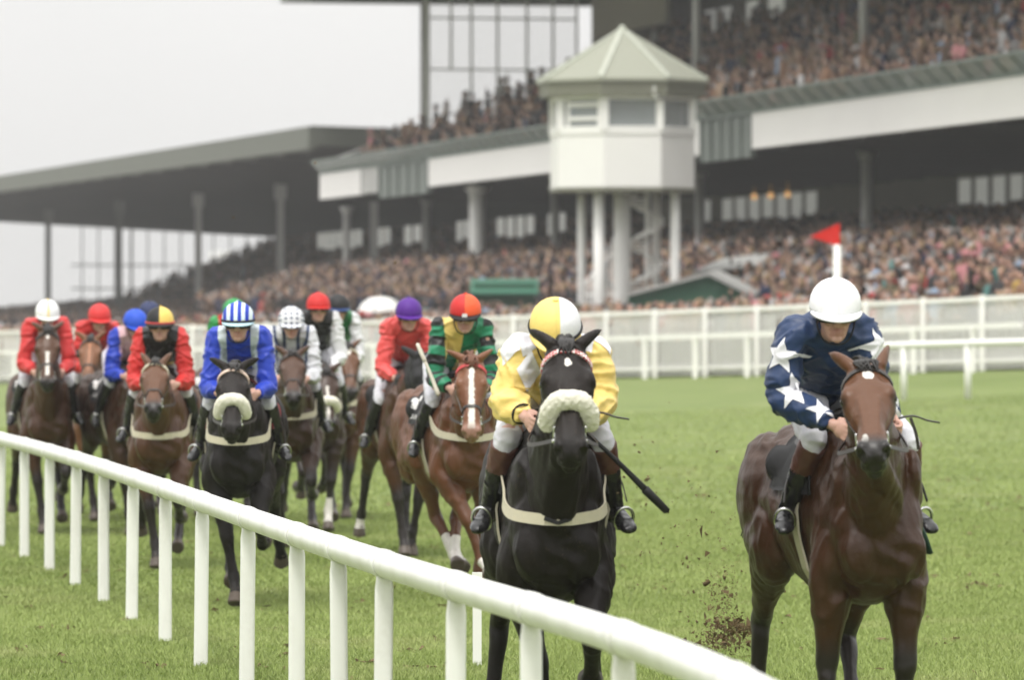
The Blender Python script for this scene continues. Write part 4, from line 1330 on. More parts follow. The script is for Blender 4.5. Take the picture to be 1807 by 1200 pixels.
def hand(g, c, fd, side, up, lab, curl=1.0):
    """fist round the rein: palm, four bent fingers of different length, thumb on top. side = inward"""
    M = np.stack([fd, side, up], 1)
    ball(g, c + fd * .005, (.045, .019, .040), M, lab=lab)
    for i, (o, l) in enumerate(((.030, .95), (.010, 1.06), (-.010, 1.0), (-.029, .80))):
        k = c + fd * .042 + up * o - side * .006
        p1 = k + fd * .030 * l + side * .008; p2 = p1 + side * .028 * l + fd * .002; p3 = p2 - fd * .026 * l + side * .002
        tube(g, [c + fd * .01 + up * o * .9, k, p1, p2, p3], [.0105, .0102, .0096, .009, .0075], n=8, k=3, lab=lab)
    b = c - fd * .018 + up * .032 + side * .006
    tube(g, [b - fd * .01, b + fd * .022 + side * .012 + up * .010, b + fd * .052 + side * .024 + up * .004], [.014, .011, .0085], n=8, k=4, lab=lab)

def star_shape(r, n=5, inner=.42):
    o = [(r * math.sin(2 * math.pi * i / n), r * math.cos(2 * math.pi * i / n)) for i in range(n)]
    i_ = [(r * inner * math.sin(2 * math.pi * (i + .5) / n), r * inner * math.cos(2 * math.pi * (i + .5) / n)) for i in range(n)]
    P_ = [p for ab in zip(o, i_) for p in ab]
    return [((0, 0), P_[i], P_[(i + 1) % len(P_)]) for i in range(len(P_))]
def diamond_shape(a, b): 
    q = [(0, b), (a, 0), (0, -b), (-a, 0)]
    return [((0, 0), q[i], q[(i + 1) % 4]) for i in range(4)]
def decal(bvh, c, out, upv, tris, off=.0035, sub=9):
    out = norm(out); upv = norm(np.asarray(upv, float) - out * np.dot(upv, out)); sd = np.cross(upv, out)
    V, F = [], []
    for t in tris:
        a, b, d = [np.array(x) for x in t]; idx = {}
        for i in range(sub + 1):
            for j in range(sub + 1 - i):
                q = a + (b - a) * i / sub + (d - a) * j / sub
                p = Vector(np.asarray(c) + sd * q[0] + upv * q[1]); h = bvh.ray_cast(p + Vector(out) * .25, Vector(-out), .6)
                if h[0] is None or (h[0] - p).length > .20:
                    hh = bvh.find_nearest(p); h = hh
                idx[i, j] = len(V); V.append(np.array(h[0]) + np.array(h[1]) * off)
        for i in range(sub):
            for j in range(sub - i):
                F.append((idx[i, j], idx[i + 1, j], idx[i, j + 1]))
                if i + j < sub - 1: F.append((idx[i + 1, j], idx[i + 1, j + 1], idx[i, j + 1]))
    return V, F

def make_jockey(label, h, c):
    root = empty('person', h.loc, h.rz)
    B = Vector((-.10, 0, 1.12)); root.location = Vector(h.loc) + Matrix.Rotation(h.rz, 3, 'Z') @ B; B = np.array(B)
    tag(root, label, 'jockey', 'jockeys riding in the race')
    dz, ln = c.get('dz', 0.0), c.get('lean', 0.0); fwd = c.get('fwd', 0.0)
    J = dict(hip=(-.32, 0, 1.77), sh=(.12, 0, 2.0), head=(.255, 0, 2.075),
             shL=(.12, .155, 1.985), shR=(.12, -.155, 1.985), elL=(.16, .205, 1.635), elR=(.16, -.205, 1.635), haL=(.37, .12, 1.53), haR=(.37, -.12, 1.53),
             knL=(.07, .205, 1.45), knR=(.07, -.205, 1.45), anL=(-.17, .285, 1.14), anR=(-.17, -.285, 1.14), toL=(.0, .335, 1.065), toR=(.0, -.335, 1.065))
    J = {k: np.array(v, float) for k, v in J.items()}
    for k in ('hip', 'sh', 'head', 'shL', 'shR', 'elL', 'elR', 'haL', 'haR'):
        f = {'hip': .4, 'haL': .3, 'haR': .3}.get(k, 1.0); J[k] += (fwd * f, ln * f, dz * f)
    for k, v in c.get('J', {}).items(): J[k] = np.array(v, float)
    J = {k: v - B for k, v in J.items()}
    vox = c.get('vox', .0065)
    pit, hyaw, hroll = R(c.get('pitch', 18)), R(c.get('hyaw', 0)), R(c.get('hroll', 0))
    hf = np.array((math.cos(pit) * math.cos(hyaw), math.cos(pit) * math.sin(hyaw), -math.sin(pit))); hl = norm((-math.sin(hyaw), math.cos(hyaw), 0)); hu = np.cross(hf, hl)
    hl, hu = hl * math.cos(hroll) + hu * math.sin(hroll), hu * math.cos(hroll) - hl * math.sin(hroll)
    HM = np.stack([hf, hl, hu], 1); H = J['head']; hq = lambda a, b, d: H + hf * a + hl * b + hu * d
    tdir = norm(J['sh'] - J['hip']); dors = norm(np.cross(tdir, (0, 1, 0))); dors = dors if dors[2] > 0 else -dors
    lat = norm(np.cross(dors, tdir)); lat = lat if lat[1] > 0 else -lat
    tl = np.linalg.norm(J['sh'] - J['hip'])
    tp = lambda t, y=0, d=0: J['hip'] + tdir * tl * t + lat * y + dors * d
    side = {'L': 1, 'R': -1}
    # ---- body: one skin
    g = G()
    tube(g, [tp(-.12, 0, -.03), tp(.1), tp(.4), tp(.75), tp(1.0)], [(.12, .09), (.13, .095), (.125, .095), (.14, .10), (.12, .07)], n=18, k=4, up=dors)
    tube(g, [tp(.92, 0, .0), (tp(1.05) + hq(-.05, 0, -.09)) / 2, hq(-.035, 0, -.07), hq(-.01, 0, -.02)], [(.07, .06), .058, .055, .05], n=14, k=4)
    ball(g, hq(-.012, 0, .03), (.097, .077, .102), HM); 
    rings = []
    an = np.linspace(0, 2 * math.pi, 24, endpoint=False)
    for u, fx, hw_ in ((.05, .078, .066), (.02, .084, .068), (-.015, .082, .068), (-.045, .080, .064), (-.075, .080, .056), (-.1, .080, .044), (-.118, .074, .030)):
        cx = -.02 if u > -.08 else .01
        cc, ss = np.cos(an), np.sin(an)
        rings.append(np.array([hq(cx + (fx - cx) * (np.sign(a) * abs(a) ** .75 if a > 0 else a * .6), hw_ * np.sign(b) * abs(b) ** .9, u) for a, b in zip(cc, ss)]))
    loft(g, rings)
    tube(g, [hq(.078, 0, .025), hq(.092, 0, .0), hq(.108, 0, -.032), hq(.104, 0, -.042)], [.011, .0115, .015, .011], n=10, k=3)
    for s in (1, -1):
        ball(g, hq(.090, s * .013, -.039), (.013, .009, .008), HM); ball(g, hq(.062, s * .043, -.022), (.026, .022, .02), HM)
        tube(g, [hq(.082, s * .012, .026), hq(.083, s * .035, .03), hq(.066, s * .058, .022)], [.009, .010, .008], n=8, k=3)
        ball(g, hq(-.012, s * .077, -.012), (.022, .010, .034), HM)
    for dzl, r in ((-.068, .0065), (-.080, .0075)):
        tube(g, [hq(.072, .024, dzl - .001), hq(.086, .0, dzl), hq(.072, -.024, dzl - .001)], [.004, r, .004], n=8, k=4, lab=5)
    ball(g, hq(.076, 0, -.105), (.016, .022, .016), HM)
    hx = {}
    for k, s in side.items():
        sh, el, ha = J['sh' + k], J['el' + k], J['ha' + k]; f = norm(ha - el)
        wr = ha - f * .055
        tube(g, [tp(.93, s * .08), sh, sh * .5 + el * .5, el, el * .5 + wr * .5, wr, ha - f * .02], [.055, .052, .044, .038, .036, .027, (.022, .028)], n=12, k=4, lab=1)
        upv = norm(np.array((0, 0, 1.)) - f * f[2]); inn = np.cross(upv, f) * 1.0
        if np.dot(inn, (0, -s, 0)) < 0: inn = -inn
        hand(g, ha, f, inn, upv, 7); hx[k] = (ha, f, inn, upv)
        hp_ = tp(-.03, s * .085, -.03); kn, ank, to = J['kn' + k], J['an' + k], J['to' + k]
        tube(g, [hp_, hp_ * .5 + kn * .5, kn, kn * .6 + ank * .4, ank], [.085, .068, .046, .040, .026], n=12, k=4, lab=2)
        tube(g, [ank + norm(ank - to) * .02, ank * .4 + to * .6, to], [.022, .022, .014], n=10, k=3, lab=2)
    V, F, lab, t, ed = remesh(g, vox, 2)
    me = bpy.data.meshes.new('body'); me.from_pydata([tuple(p) for p in V], [], F); me.materials.append(M_skin)
    me.polygons.foreach_set('use_smooth', np.ones(len(F), bool))
    fattr(me, 'lip', smooth_vals((lab == 5) * .42, ed, len(V), 1)); fattr(me, 'glove', ((lab == 7) * 1.0) if c.get('gloves') else np.zeros(len(V)))
    o = bpy.data.objects.new('body', me); COL.objects.link(o); o.parent = root
    # ---- shirt
    puff = c.get('puff', .93)
    g = G()
    tube(g, [tp(-.10, 0, .0), tp(.12), tp(.4, 0, -.005), tp(.75, 0, -.01), tp(1.0, 0, 0), tp(1.10, 0, .01)], [(.150, .115), (.160, .122), (.160, .128), (.178, .128), (.155, .088), (.085, .07)], n=24, k=5, up=dors, lab=1, cap=.15)
    tube(g, [J['shL'] - lat * .01, tp(.96), J['shR'] + lat * .01], [.076, .094, .076], n=14, k=4, lab=1, up=dors)
    for k, s in side.items():
        sh, el, ha = J['sh' + k], J['el' + k], J['ha' + k]; f = norm(ha - el); wr = ha - f * .060; m1 = sh * .5 + el * .5; m2 = el * .5 + wr * .5
        out = norm(el - (sh + ha) / 2)
        tube(g, [sh + lat * -s * .05, sh, m1 + out * .012, el + out * .012, m2 + out * .004, wr - f * .05, wr], [.070, .074 * puff, .073 * puff, .069 * puff, .063 * puff, .050, .036], n=18, k=5, lab=2, cap=.1)
    V, F, lab, t, ed = remesh(g, .009, 3)
    dA = np.full(len(V), 9.0); tA = np.zeros(len(V)); 
    for k in side:
        d1, t1 = seg_dist(V, J['sh' + k], J['el' + k]); d2, t2 = seg_dist(V, J['el' + k], J['ha' + k])
        d = np.minimum(d1, d2); tt = np.where(d1 < d2, t1, 1 + t2); tA = np.where(d < dA, tt, tA); dA = np.minimum(dA, d)
    X = V - J['hip']; sal = X @ tdir / tl; yl = X @ lat; dl = X @ dors
    dT = np.maximum(np.abs(yl) - .115, 0) * .9 + .045
    arm = dT - dA
    arm = np.where(np.abs(yl) < .09, -.05, arm)
    arm = smooth_vals(arm, ed, len(V), 4); tA = smooth_vals(tA, ed, len(V), 4)
    # wrinkles: folds running round the sleeve and across the waist
    N = np.zeros_like(V)
    for f in F:
        n = np.cross(V[f[2]] - V[f[0]], V[f[-1]] - V[f[1]]) if len(f) == 4 else np.cross(V[f[1]] - V[f[0]], V[f[2]] - V[f[0]])
        for i in f: N[i] += n
    N /= np.linalg.norm(N, axis=1)[:, None] + 1e-9
    sd = c.get('seed', 1)
    w1 = vnoise(V, .22, sd); w2 = vnoise(V * (1, 1, 1.6), .10, sd + 1); ridg = 1 - np.abs(vnoise(V * (1, .8, 1.3) + .03 * w1[:, None], .19, sd + 2)) * 1.6
    V = V + N * (w1 * .007 + w2 * .002 + np.clip(ridg, 0, 1) ** 1.6 * .015 - .002)[:, None]
    nb = len(V); mats = [c['silk']]; mi = [0] * len(F); F = list(F); V = list(V)
    if c.get('decals'):
        bvh = BVHTree.FromPolygons([tuple(p) for p in V], F)
        mats.append(c['decalmat'])
        for pos, out, upv, tris in c['decals']:
            dv, df = decal(bvh, np.array(pos) - B, out, upv, tris)
            b0 = len(V); V += dv; F += [tuple(i + b0 for i in f) for f in df]; mi += [1] * len(df)
    ns = len(V) - nb; pad = lambda a: np.concatenate([a, np.zeros((ns,) + a.shape[1:])])
    o = mesh_obj('shirt', V, F, mats, root, True, mi)
    fattr(o.data, 'arm', pad(arm)); fattr(o.data, 'at', pad(tA)); vattr(o.data, 'tx', pad(np.stack([sal, yl, dl], 1)))
    if c.get('cuff'):
        for k in side:
            ha, f, inn, upv = hx[k]; g = G(); an = np.linspace(0, 2 * math.pi, 17); cc = ha - f * .085
            tube(g, [cc + (inn * math.cos(a) + upv * math.sin(a)) * .046 for a in an], [.006] * 17, n=6, k=1); g.build('cuff_band', c['cuff'], o, True)
    # ---- breeches
    g = G()
    ball(g, tp(-.10, 0, -.02), (.12, .165, .12), np.stack([tdir, lat, dors], 1)); tube(g, [tp(-.12, 0, -.01), tp(.08)], [(.150, .112), (.150, .112)], n=18, k=1, up=dors, cap=.1)
    for k, s in side.items():
        hp_ = tp(-.05, s * .095, -.03); kn, ank = J['kn' + k], J['an' + k]; kt = kn + (ank - kn) * .16
        tube(g, [hp_, hp_ * .5 + kn * .5, hp_ * .12 + kn * .88, kn, kt], [.108, .086, .064, .060, .052], n=16, k=5, cap=.1)
    V, F, lab, t, ed = remesh(g, .010, 3)
    V = V + np.stack([vnoise(V, .09, 11), vnoise(V, .09, 12), vnoise(V, .09, 13)], 1) * .006
    mesh_obj('breeches', V, F, c.get('breech', M_breech), root)
    # ---- boots with stirrup irons
    for k, s in side.items():
        kn, ank, to = J['kn' + k], J['an' + k], J['to' + k]; g = G(); fdir = norm(to - ank)
        kt = kn + (ank - kn) * .03
        tube(g, [kt, kn * .6 + ank * .4, kn * .2 + ank * .8, ank + (0, 0, .0)], [.066, .060, .046, .042], n=16, k=4, cap=.05)
        dn = norm(np.cross(fdir, np.cross((0, 0, 1.0), fdir))); dn = -dn if dn[2] > 0 else dn
        tube(g, [ank - fdir * .045 + dn * .015, ank + fdir * .03 + dn * .005, ank * .45 + to * .55, to, to + fdir * .04], [(.034, .036), (.038, .042), (.040, .032), (.042, .026), (.024, .016)], n=14, k=4, cap=.4)
        tube(g, [ank - fdir * .06 + dn * .05, ank - fdir * .005 + dn * .05], [(.030, .016), (.031, .016)], n=10, k=1, cap=.2)
        V, F, lab, t, ed = remesh(g, .008, 2)
        V = V + np.stack([vnoise(V, .06, 21), vnoise(V, .06, 22), vnoise(V, .06, 23)], 1) * .003
        mats = [M_bootb, M_bootbr] if c.get('browntop') else [M_bootb]
        mi = None
        if c.get('browntop'):
            ax = norm(ank - kn); L = np.linalg.norm(ank - kn)
            mi = [1 if ((V[f[0]] - kn) @ ax) / L < .38 else 0 for f in F]
        bo = mesh_obj('boot', V, F, mats, root, True, mi)
        g = G(); bc = ank * .35 + to * .65; lt = norm(np.cross(fdir, (0, 0, 1))); upv = norm(np.cross(lt, fdir)); pts = []
        for a in np.linspace(R(-60), R(240), 15):
            pts.append(bc + lt * .045 * math.cos(a) * (1 if math.sin(a) > 0 else 1) + np.array(upv) * (.056 * math.sin(a) + .012))
        tube(g, pts, [.0075] * 15, n=8, k=1); g.bar(pts[0], pts[-1], .03, .012); g.build('stirrup_iron', M_silver, h.root, True).location = B
        p0, n0 = surf(h, (-.10, s * .3, 1.5), (0, s * .75, .65), .05)
        a = bc + np.array(upv) * .10 + B; g = G(); ps = [p0, p0 * .5 + a * .5 + (0, s * .02, 0), a]; ps = catmull(ps, 5)
        strap(g, ps, [np.array((0, s, .2))] * len(ps), .024, .005); g.build('stirrup_leather', M_leather, h.root)
    # ---- cap
    Mx = Matrix.Identity(4)
    for i in range(3):
        for j in range(3): Mx[i][j] = HM[i][j]
    CC = hq(-.012, 0, .044)
    for i in range(3): Mx[i][3] = CC[i]
    g = G(); rings = []
    a_ = np.linspace(0, 2 * math.pi, 40, endpoint=False)
    for th in (0.06, .2, .38, .6, .82, 1.05, 1.28, 1.5, 1.62):
        st, ct = math.sin(th), math.cos(th)
        z = .114 * ct if th < 1.5708 else -.30 * (th - 1.5708)
        k = (st if th < 1.57 else 1.012)
        rings.append(np.stack([.134 * k * np.cos(a_), .114 * k * np.sin(a_), z - .012 * np.cos(a_) * (th / 1.6) ** 2], 1))
    rings = [r_ + 0 for r_ in rings]
    rings += [rings[-1] * (.98, .98, 1) + (0, 0, -.012), rings[-1] * (.90, .90, 1) + (0, 0, .01)]
    loft(g, rings)
    ball(g, (0, 0, .116), (.014, .014, .008), n=10, m=5)
    cap = g.build('cap', c['cap'], root, True); cap.matrix_basis = Mx
    g = G(); top, bot = [], []
    for rr_, z in ((1.0, .0), (1.03, -.002)):
        pass
    na = 21; V = []; F = []
    for zo in (0, -.007):
        for i in range(na):
            a = R(-74) + R(148) * i / (na - 1)
            for q in range(6):
                e = q / 5 * .062 * max(math.cos(a * .95), .0) ** .7
                r0x, r0y = .134, .114
                V.append(((r0x + e) * math.cos(a), (r0y + e * .2) * math.sin(a), -.022 - .010 * math.cos(a) - e * .30 + zo))
    n1 = na * 6
    for i in range(na - 1):
        for q in range(5):
            k = i * 6 + q; F.append((k, k + 1, k + 7, k + 6)); F.append((n1 + k, n1 + k + 6, n1 + k + 7, n1 + k + 1))
    for i in range(na - 1):
        k = i * 6 + 5; F.append((k, n1 + k, n1 + k + 6, k + 6)); k = i * 6; F.append((k, k + 6, n1 + k + 6, n1 + k))
    pk = mesh_obj('peak', V, F, c.get('peak', c['cap']), cap, True)
    if c.get('band'):
        g = G(); tube(g, [np.array((.138 * math.cos(a), .118 * math.sin(a), -.014 - .012 * math.cos(a))) for a in np.linspace(0, 2 * math.pi, 41)], [(.005, .009)] * 41, n=8, k=1, up=(0, 0, 1)); g.build('cap_band', c['band'], cap, True)
    if c.get('badge'):
        g = G(); g.hexa([(.146, -.018, -.050), (.152, -.018, -.050), (.152, .018, -.050), (.146, .018, -.050), (.143, -.018, -.012), (.147, -.018, -.012), (.147, .018, -.012), (.143, .018, -.012)]); g.build('badge', M_wcloth, cap)
    # helmet shell rim under the silk, chin strap
    g = G(); rings = []
    for z, k in ((.02, .96), (-.028, .985), (-.048, .965), (-.040, .86)):
        rings.append(np.stack([.130 * k * np.cos(a_) - .003, .110 * k * np.sin(a_), np.full(40, z) - .016 * np.cos(a_)], 1))
    loft(g, rings); hm = g.build('helmet_rim', M_black, root, True); hm.matrix_basis = Mx
    g = G()
    tube(g, [hq(.0, .086, .0), hq(.02, .080, -.06), hq(.045, .052, -.115), hq(.058, 0, -.130), hq(.045, -.052, -.115), hq(.02, -.080, -.06), hq(.0, -.086, .0)], [(.004, .009)] * 7, n=6, k=4, up=hf); g.build('chin_strap', M_black, root, True)
    # hair at the nape, eyes, goggles
    g = G(); ball(g, hq(-.03, 0, .0), (.082, .082, .07), HM); g.build('hair', M_hairb, root, True)
    gk = c.get('gog', 'tint')
    if gk != 'dark':
        for s in (1, -1):
            g = G(); ball(g, hq(.074, s * .033, .006), .0125, n=12, m=7); ball(g, hq(.0835, s * .033, .005), (.005, .006, .006), HM, mi=1, n=8, m=5)
            g.build('eye', [M_eyew, M_eye], root, True)
    zc = c.get('gogz', .006)
    g = G(); rings = []
    arc = np.linspace(R(-66), R(66), 21)
    rim_u, rim_d = [], []
    for a in arc:
        hh = .030 - .014 * max(0, 1 - abs(a) / .22); tz = zc + (.006 * max(0, 1 - abs(a) / .22))
        r1 = (.104, .088); p = lambda q, z: hq((r1[0] + q) * math.cos(a) ** .8 - .002 * 0, (r1[1] + q) * math.sin(a) * 1.0, z)
        rings.append(np.array([p(0, tz - hh), p(.004, tz), p(0, tz + hh * .9), p(-.008, tz + hh * .9), p(-.006, tz), p(-.008, tz - hh)]))
        rim_u.append(p(0, tz + hh * .9)); rim_d.append(p(0, tz - hh))
    gl = G(); tube(gl, rim_u, [.006] * 21, n=6, k=1); tube(gl, rim_d, [.006] * 21, n=6, k=1)
    tube(gl, [rim_u[0], rim_d[0]], [.006] * 2, n=6, k=1); tube(gl, [rim_u[-1], rim_d[-1]], [.006] * 2, n=6, k=1)
    gg = gl.build('goggles', M_black, root, True)
    loft(g, rings); g.build('lens', {'tint': M_goglens, 'clear': M_gogclear, 'dark': M_gogdark}[gk], gg, True)
    # ---- reins from the bit to the hands belong to the horse's bridle
    for k, s in side.items():
        ha, f, inn, upv = hx[k]; a = h.bit[s]; b = ha + B + f * .05 + inn * .012; g = G()
        mid = (a + b) / 2 + np.array((0, s * .07, -.05))
        ps = catmull([a, mid, b, ha + B - upv * .02 + inn * .01 - f * .03], 6); strap(g, ps, [np.array((0, s, .15))] * len(ps), .018, .005); g.build('rein', c.get('rein', M_leather), h.root)
    if c.get('loose'):                                   # loose end of the reins blown out sideways from the fist
        ha = hx['L'][0] + B; g = G()
        ps = catmull([ha + (.02, -.01, .02), ha + (.03, .07, .035), ha + (.02, .14, .015), ha + (0, .20, .005)], 6); strap(g, ps, [np.array((.3, 0, 1.))] * len(ps), .014, .006); g.build('rein', M_leather, h.root)
        if c['loose'] > 1:
            g = G(); ps = catmull([ha + (.03, .06, .03), ha + (.03, .085, -.04), ha + (.02, .10, -.11)], 6); strap(g, ps, [np.array((1, 0, .2))] * len(ps), .013, .006); g.build('rein', M_leather, h.root)
    return root, hx, B


# ------------------------------------------------------------------ the field
def bay(n, k=1.0, **kw): return coat_mat(n, np.array((.080, .0300, .0098)) * k, (.014, .010, .008), **kw)
def place(px, s, off=.27):
    """horse origin so that local x=off lands on photo column px at scale s (pixels per metre); returns fn(yaw)"""
    d = FPX / s
    def f(yaw):
        fw = np.array((math.sin(R(yaw)), -math.cos(R(yaw))))
        p = np.array(((px - CX) * d / FPX, d)) - fw * off
        return (p[0], p[1], float(gz(p[0], p[1])))
    return f

RUN = []
def entry(hl, jl, px, s, yaw, hc, jc, off=.27):
    loc = place(px, s, off)(yaw); rz = R(yaw) - math.pi / 2
    h = make_horse('horse', hl, loc, rz, hc)
    r = make_jockey(jl, h, jc)
    RUN.append((h, r))
    return h, r

checkband = NM('check_band', .5); _t = checkband.n('ShaderNodeTexChecker'); _t.inputs['Scale'].default_value = 90; _t.inputs['Color1'].default_value = (.7, .68, .65, 1); _t.inputs['Color2'].default_value = (.45, .06, .06, 1)
checkband.l(checkband.n('ShaderNodeTexCoord').outputs['Object'], _t.inputs['Vector']); checkband.base(_t.outputs['Color']); checkband = checkband.m
M_redband = plain('red_band', (.45, .05, .05), .5, .4)
M_creamband = plain('cream_band', (.55, .42, .34), .5, .4)
M_star = plain('white_satin', (.74, .74, .78), .45, .4, .04, 20)

# 1 navy with white stars, bright bay, right of the frame
st = star_shape(.085)
entry('glossy bay horse with a white forehead star leading on the right', 'jockey in navy silks with white stars and a plain white cap', 1558, 402, 11.0,
      dict(coat=bay('bay_coat', .56, face=3.0, mark=[('star', .105, .005, .035, .024), ('star', .53, -.030, .03, .014), ('star', .60, .03, .03, .02)]), poll=(.99, -.215, 1.80), phi=33, yaw=-11, roll=5, ears=(0, 19), cloth='plain', breast=False, noseband=False,
           legs=dict(fl=(4, -8, 20, 2), fr=(-8, 6, 20, 4), hl=(-.52, 1.0, -26, 36, 55, -3), hr=(-.80, .98, -42, -12, 20, 2)), socks=(('hl', 2.0),), vox=.011),
      dict(silk=silk_mat('navy_silk', NAVY), cap=cap_mat('white_cap', (.80, .80, .83)), pitch=9, hroll=0, lean=-.165, hyaw=-8, puff=1.0, J=dict(elL=(.14, .06, 1.705), elR=(.14, -.365, 1.705), haL=(.36, .08, 1.585), haR=(.36, -.17, 1.565), knL=(.06, .215, 1.50), knR=(.06, -.215, 1.50), anL=(-.17, .285, 1.185), anR=(-.17, -.285, 1.185), toL=(.0, .335, 1.115), toR=(.0, -.335, 1.115)), decalmat=M_star, seed=3, gog='clear', browntop=True, vox=.005, dz=-.0, cuff=plain('navy_band', NAVY),
           decals=[((.15, -.37, 1.885), (.75, -.65, .1), (0, .25, 1), st), ((.20, -.335, 1.73), (.85, -.5, 0), (.1, -.3, 1), st), ((.29, -.235, 1.64), (.8, -.25, .45), (0, -.35, 1), star_shape(.07)),
                   ((.15, .02, 1.92), (.75, .6, .2), (0, -.3, 1), st), ((.20, .07, 1.72), (.9, .35, 0), (0, 0, 1), st), ((.30, .07, 1.62), (.8, .3, .4), (0, .3, 1), star_shape(.06))],
           loose=2), off=.45)
if True:
    dm = diamond_shape(.055, .095)
    entry('black horse in a cream sheepskin noseband galloping nearest the rail', 'jockey in yellow silks with white diamonds and a yellow and white cap', 980, 398, 1.5,
          dict(coat=coat_mat('black_coat', (.0095, .0068, .0054), (.006, .005, .004), spec=.2, mark=[('star', .135, .0, .026, .014)], rough=.5), poll=(1.0, .02, 1.90), phi=45, yaw=1, sheepskin=True, browband=checkband, noseband=False, breastmark=True, cloth='plain',
               legs=dict(fl=(44, -50, -85, 2), fr=(4, 2, 20, -8), hl=(-.75, .98, -40, -10, 10, 6), hr=(-.78, .98, -38, 0, 20, 7)), vox=.011, points=.6, breast_z=1.17),
          dict(silk=silk_mat('yellow_silk', YEL), cap=cap_mat('yellow_white_cap', YEL, [('halves', (.74, .74, .76), .018)]), peak=plain('yellow_peak', YEL, .5), band=M_black, pitch=26, dz=-.09, puff=1.12, decalmat=M_star, seed=8, browntop=True, cuff=M_black, vox=.005,
               J=dict(knL=(.06, .215, 1.50), knR=(.06, -.215, 1.50), anL=(-.17, .285, 1.185), anR=(-.17, -.285, 1.185), toL=(.0, .335, 1.115), toR=(.0, -.335, 1.115), elL=(.15, .205, 1.69), elR=(.15, -.205, 1.69), haL=(.38, .12, 1.60), haR=(.38, -.12, 1.60)),
               decals=[((.17, -.10, 1.96), (.8, -.3, .6), (0, .3, 1), dm), ((.18, -.20, 1.93), (.7, -.6, .4), (0, .3, 1), dm), ((.2, -.115, 1.82), (1, 0, 0), (0, .1, 1), dm), ((.17, .12, 1.97), (.8, .3, .6), (0, -.3, 1), dm), ((.14, .2, 1.97), (.6, .6, .6), (0, -.3, 1), dm), ((.2, .115, 1.80), (1, 0, 0), (0, 0, 1), dm)],
               loose=1))
    entry('chestnut horse with a long white blaze in the middle of the field', 'jockey in green yellow and black silks with a red and orange cap', 822, 243, 12,
          dict(coat=coat_mat('chestnut_coat', (.125, .046, .017), (.075, .027, .011), mark=[('blaze', .06, .56, .017, .024)], muzzle=(.30, .17, .13)), poll=(1.0, -.11, 1.74), phi=60, yaw=-11, ears=(0, 38), browband=M_redband, hair=M_manec, points=.3, muzzle=.7,
               legs=dict(fl=(-4, -4, 10, -1), fr=(34, 8, 60, -16), hl=(-.44, 1.02, -14, 42, 70, -8), hr=(-.46, 1.02, -18, 38, 66, -14)), socks=(('fr', 2.1), ('hl', 1.55), ('hr', 1.5))),
          dict(silk=silk_mat('quartered_silk', GREENC, BLACKC, [('quarters', YEL, .62), ('hoops', GREENC, 2.6)]), cap=cap_mat('red_orange_cap', RED, [('halves', ORNG, .0)]), peak=M_black, badge=True, pitch=8, seed=4, dz=0, hyaw=-14, gog='tint'))
    entry('bay horse wearing a black hood beside the chestnut', 'jockey in coral silks with a purple cap', 722, 207, 8,
          dict(coat=bay('dark_bay_coat', .85), poll=(.98, 0, 1.71), phi=58, yaw=22, hood=True, cloth='plain', breast=False, browband=M_black,
               legs=dict(fl=(-4, -12, 0, -6), fr=(6, 0, 20, -6), hl=(-.70, .97, -38, 8, 30, -3), hr=(-.78, .98, -48, -22, -10, 6)), socks=(('hr', 2.2),)),
          dict(silk=silk_mat('coral_silk', CORAL), cap=cap_mat('purple_cap', PURP), pitch=6, seed=5, J=dict(knL=(.05, .22, 1.36), knR=(.05, -.22, 1.36), anL=(-.15, .31, 1.04), anR=(-.15, -.31, 1.04), toL=(.02, .36, .97), toR=(.02, -.36, .97)), gloves=True, gog='clear', lean=-.0))
    entry('black horse in a white sheepskin noseband behind the near rail posts', 'jockey in royal blue silks with white braces and a striped cap', 420, 250, 0.5,
          dict(coat=coat_mat('jet_coat', (.0095, .0070, .0060), (.006, .005, .004), spec=.2, rough=.5), poll=(1.0, 0, 1.68), phi=43, ears=(0, 44), sheepskin=True, browband=M_creamband, noseband=False, cloth='maroon', points=.5,
               legs=dict(fl=(34, -62, -95, 3), fr=(10, 0, 25, -8), hl=(-.80, .97, -52, -40, -30, 6), hr=(-.50, 1.0, -20, 32, 60, -5))),
          dict(silk=silk_mat('royal_blue_silk', BLUE, None, [('brace', (.55, .62, .66), .085, .145)]), cap=cap_mat('striped_cap', BLUE, [('stripes', (.62, .72, .78), 19, .25)]), peak=plain('pale_blue_peak', LBLUE, .5), band=M_black, pitch=2, seed=6, gog='dark', gloves=False, dz=-.06))
    entry('dark bay horse close behind the black horse in sheepskin', 'jockey in white and navy silks with a navy checked white cap', 514, 200, 3,
          dict(coat=bay('brown_coat', .55), poll=(1.0, 0, 1.705), phi=36, cloth='plain', legs=dict(fl=(42, -62, -90, 4), fr=(14, -10, 15, -4), hl=(-.48, 1.0, -20, 34, 60, 3), hr=(-.80, .97, -50, -36, -30, 5))),
          dict(silk=silk_mat('white_navy_silk', (.62, .63, .66), None, [('brace', NAVY, .045, .075), ('seam', NAVY, .0, .016)]), cap=cap_mat('checked_cap', (.70, .71, .74), [('spots', NAVY, 20)]), pitch=8, seed=7, gog='tint', dz=-.07))
    entry('dark horse with a cream sheepskin noseband and its head low', 'jockey in a black shirt with white sleeves and a red cap', 562, 186, 6,
          dict(coat=bay('black_brown_coat', .33, mark=[('blaze', .2, .56, .012, .018)]), poll=(.98, .02, 1.55), phi=58, sheepskin=True, noseband=False, cloth='plain', legs=dict(fl=(12, -2, 25, -3), fr=(38, -58, -90, 3), hl=(-.5, 1.0, -20, 30, 55, 2), hr=(-.8, .97, -50, -30, -20, 5)), socks=(('fl', 1.6),)),
          dict(silk=silk_mat('black_white_silk', BLACKC, (.64, .64, .66)), cap=cap_mat('red_cap', RED), pitch=-4, seed=9, gog='clear', dz=.07))
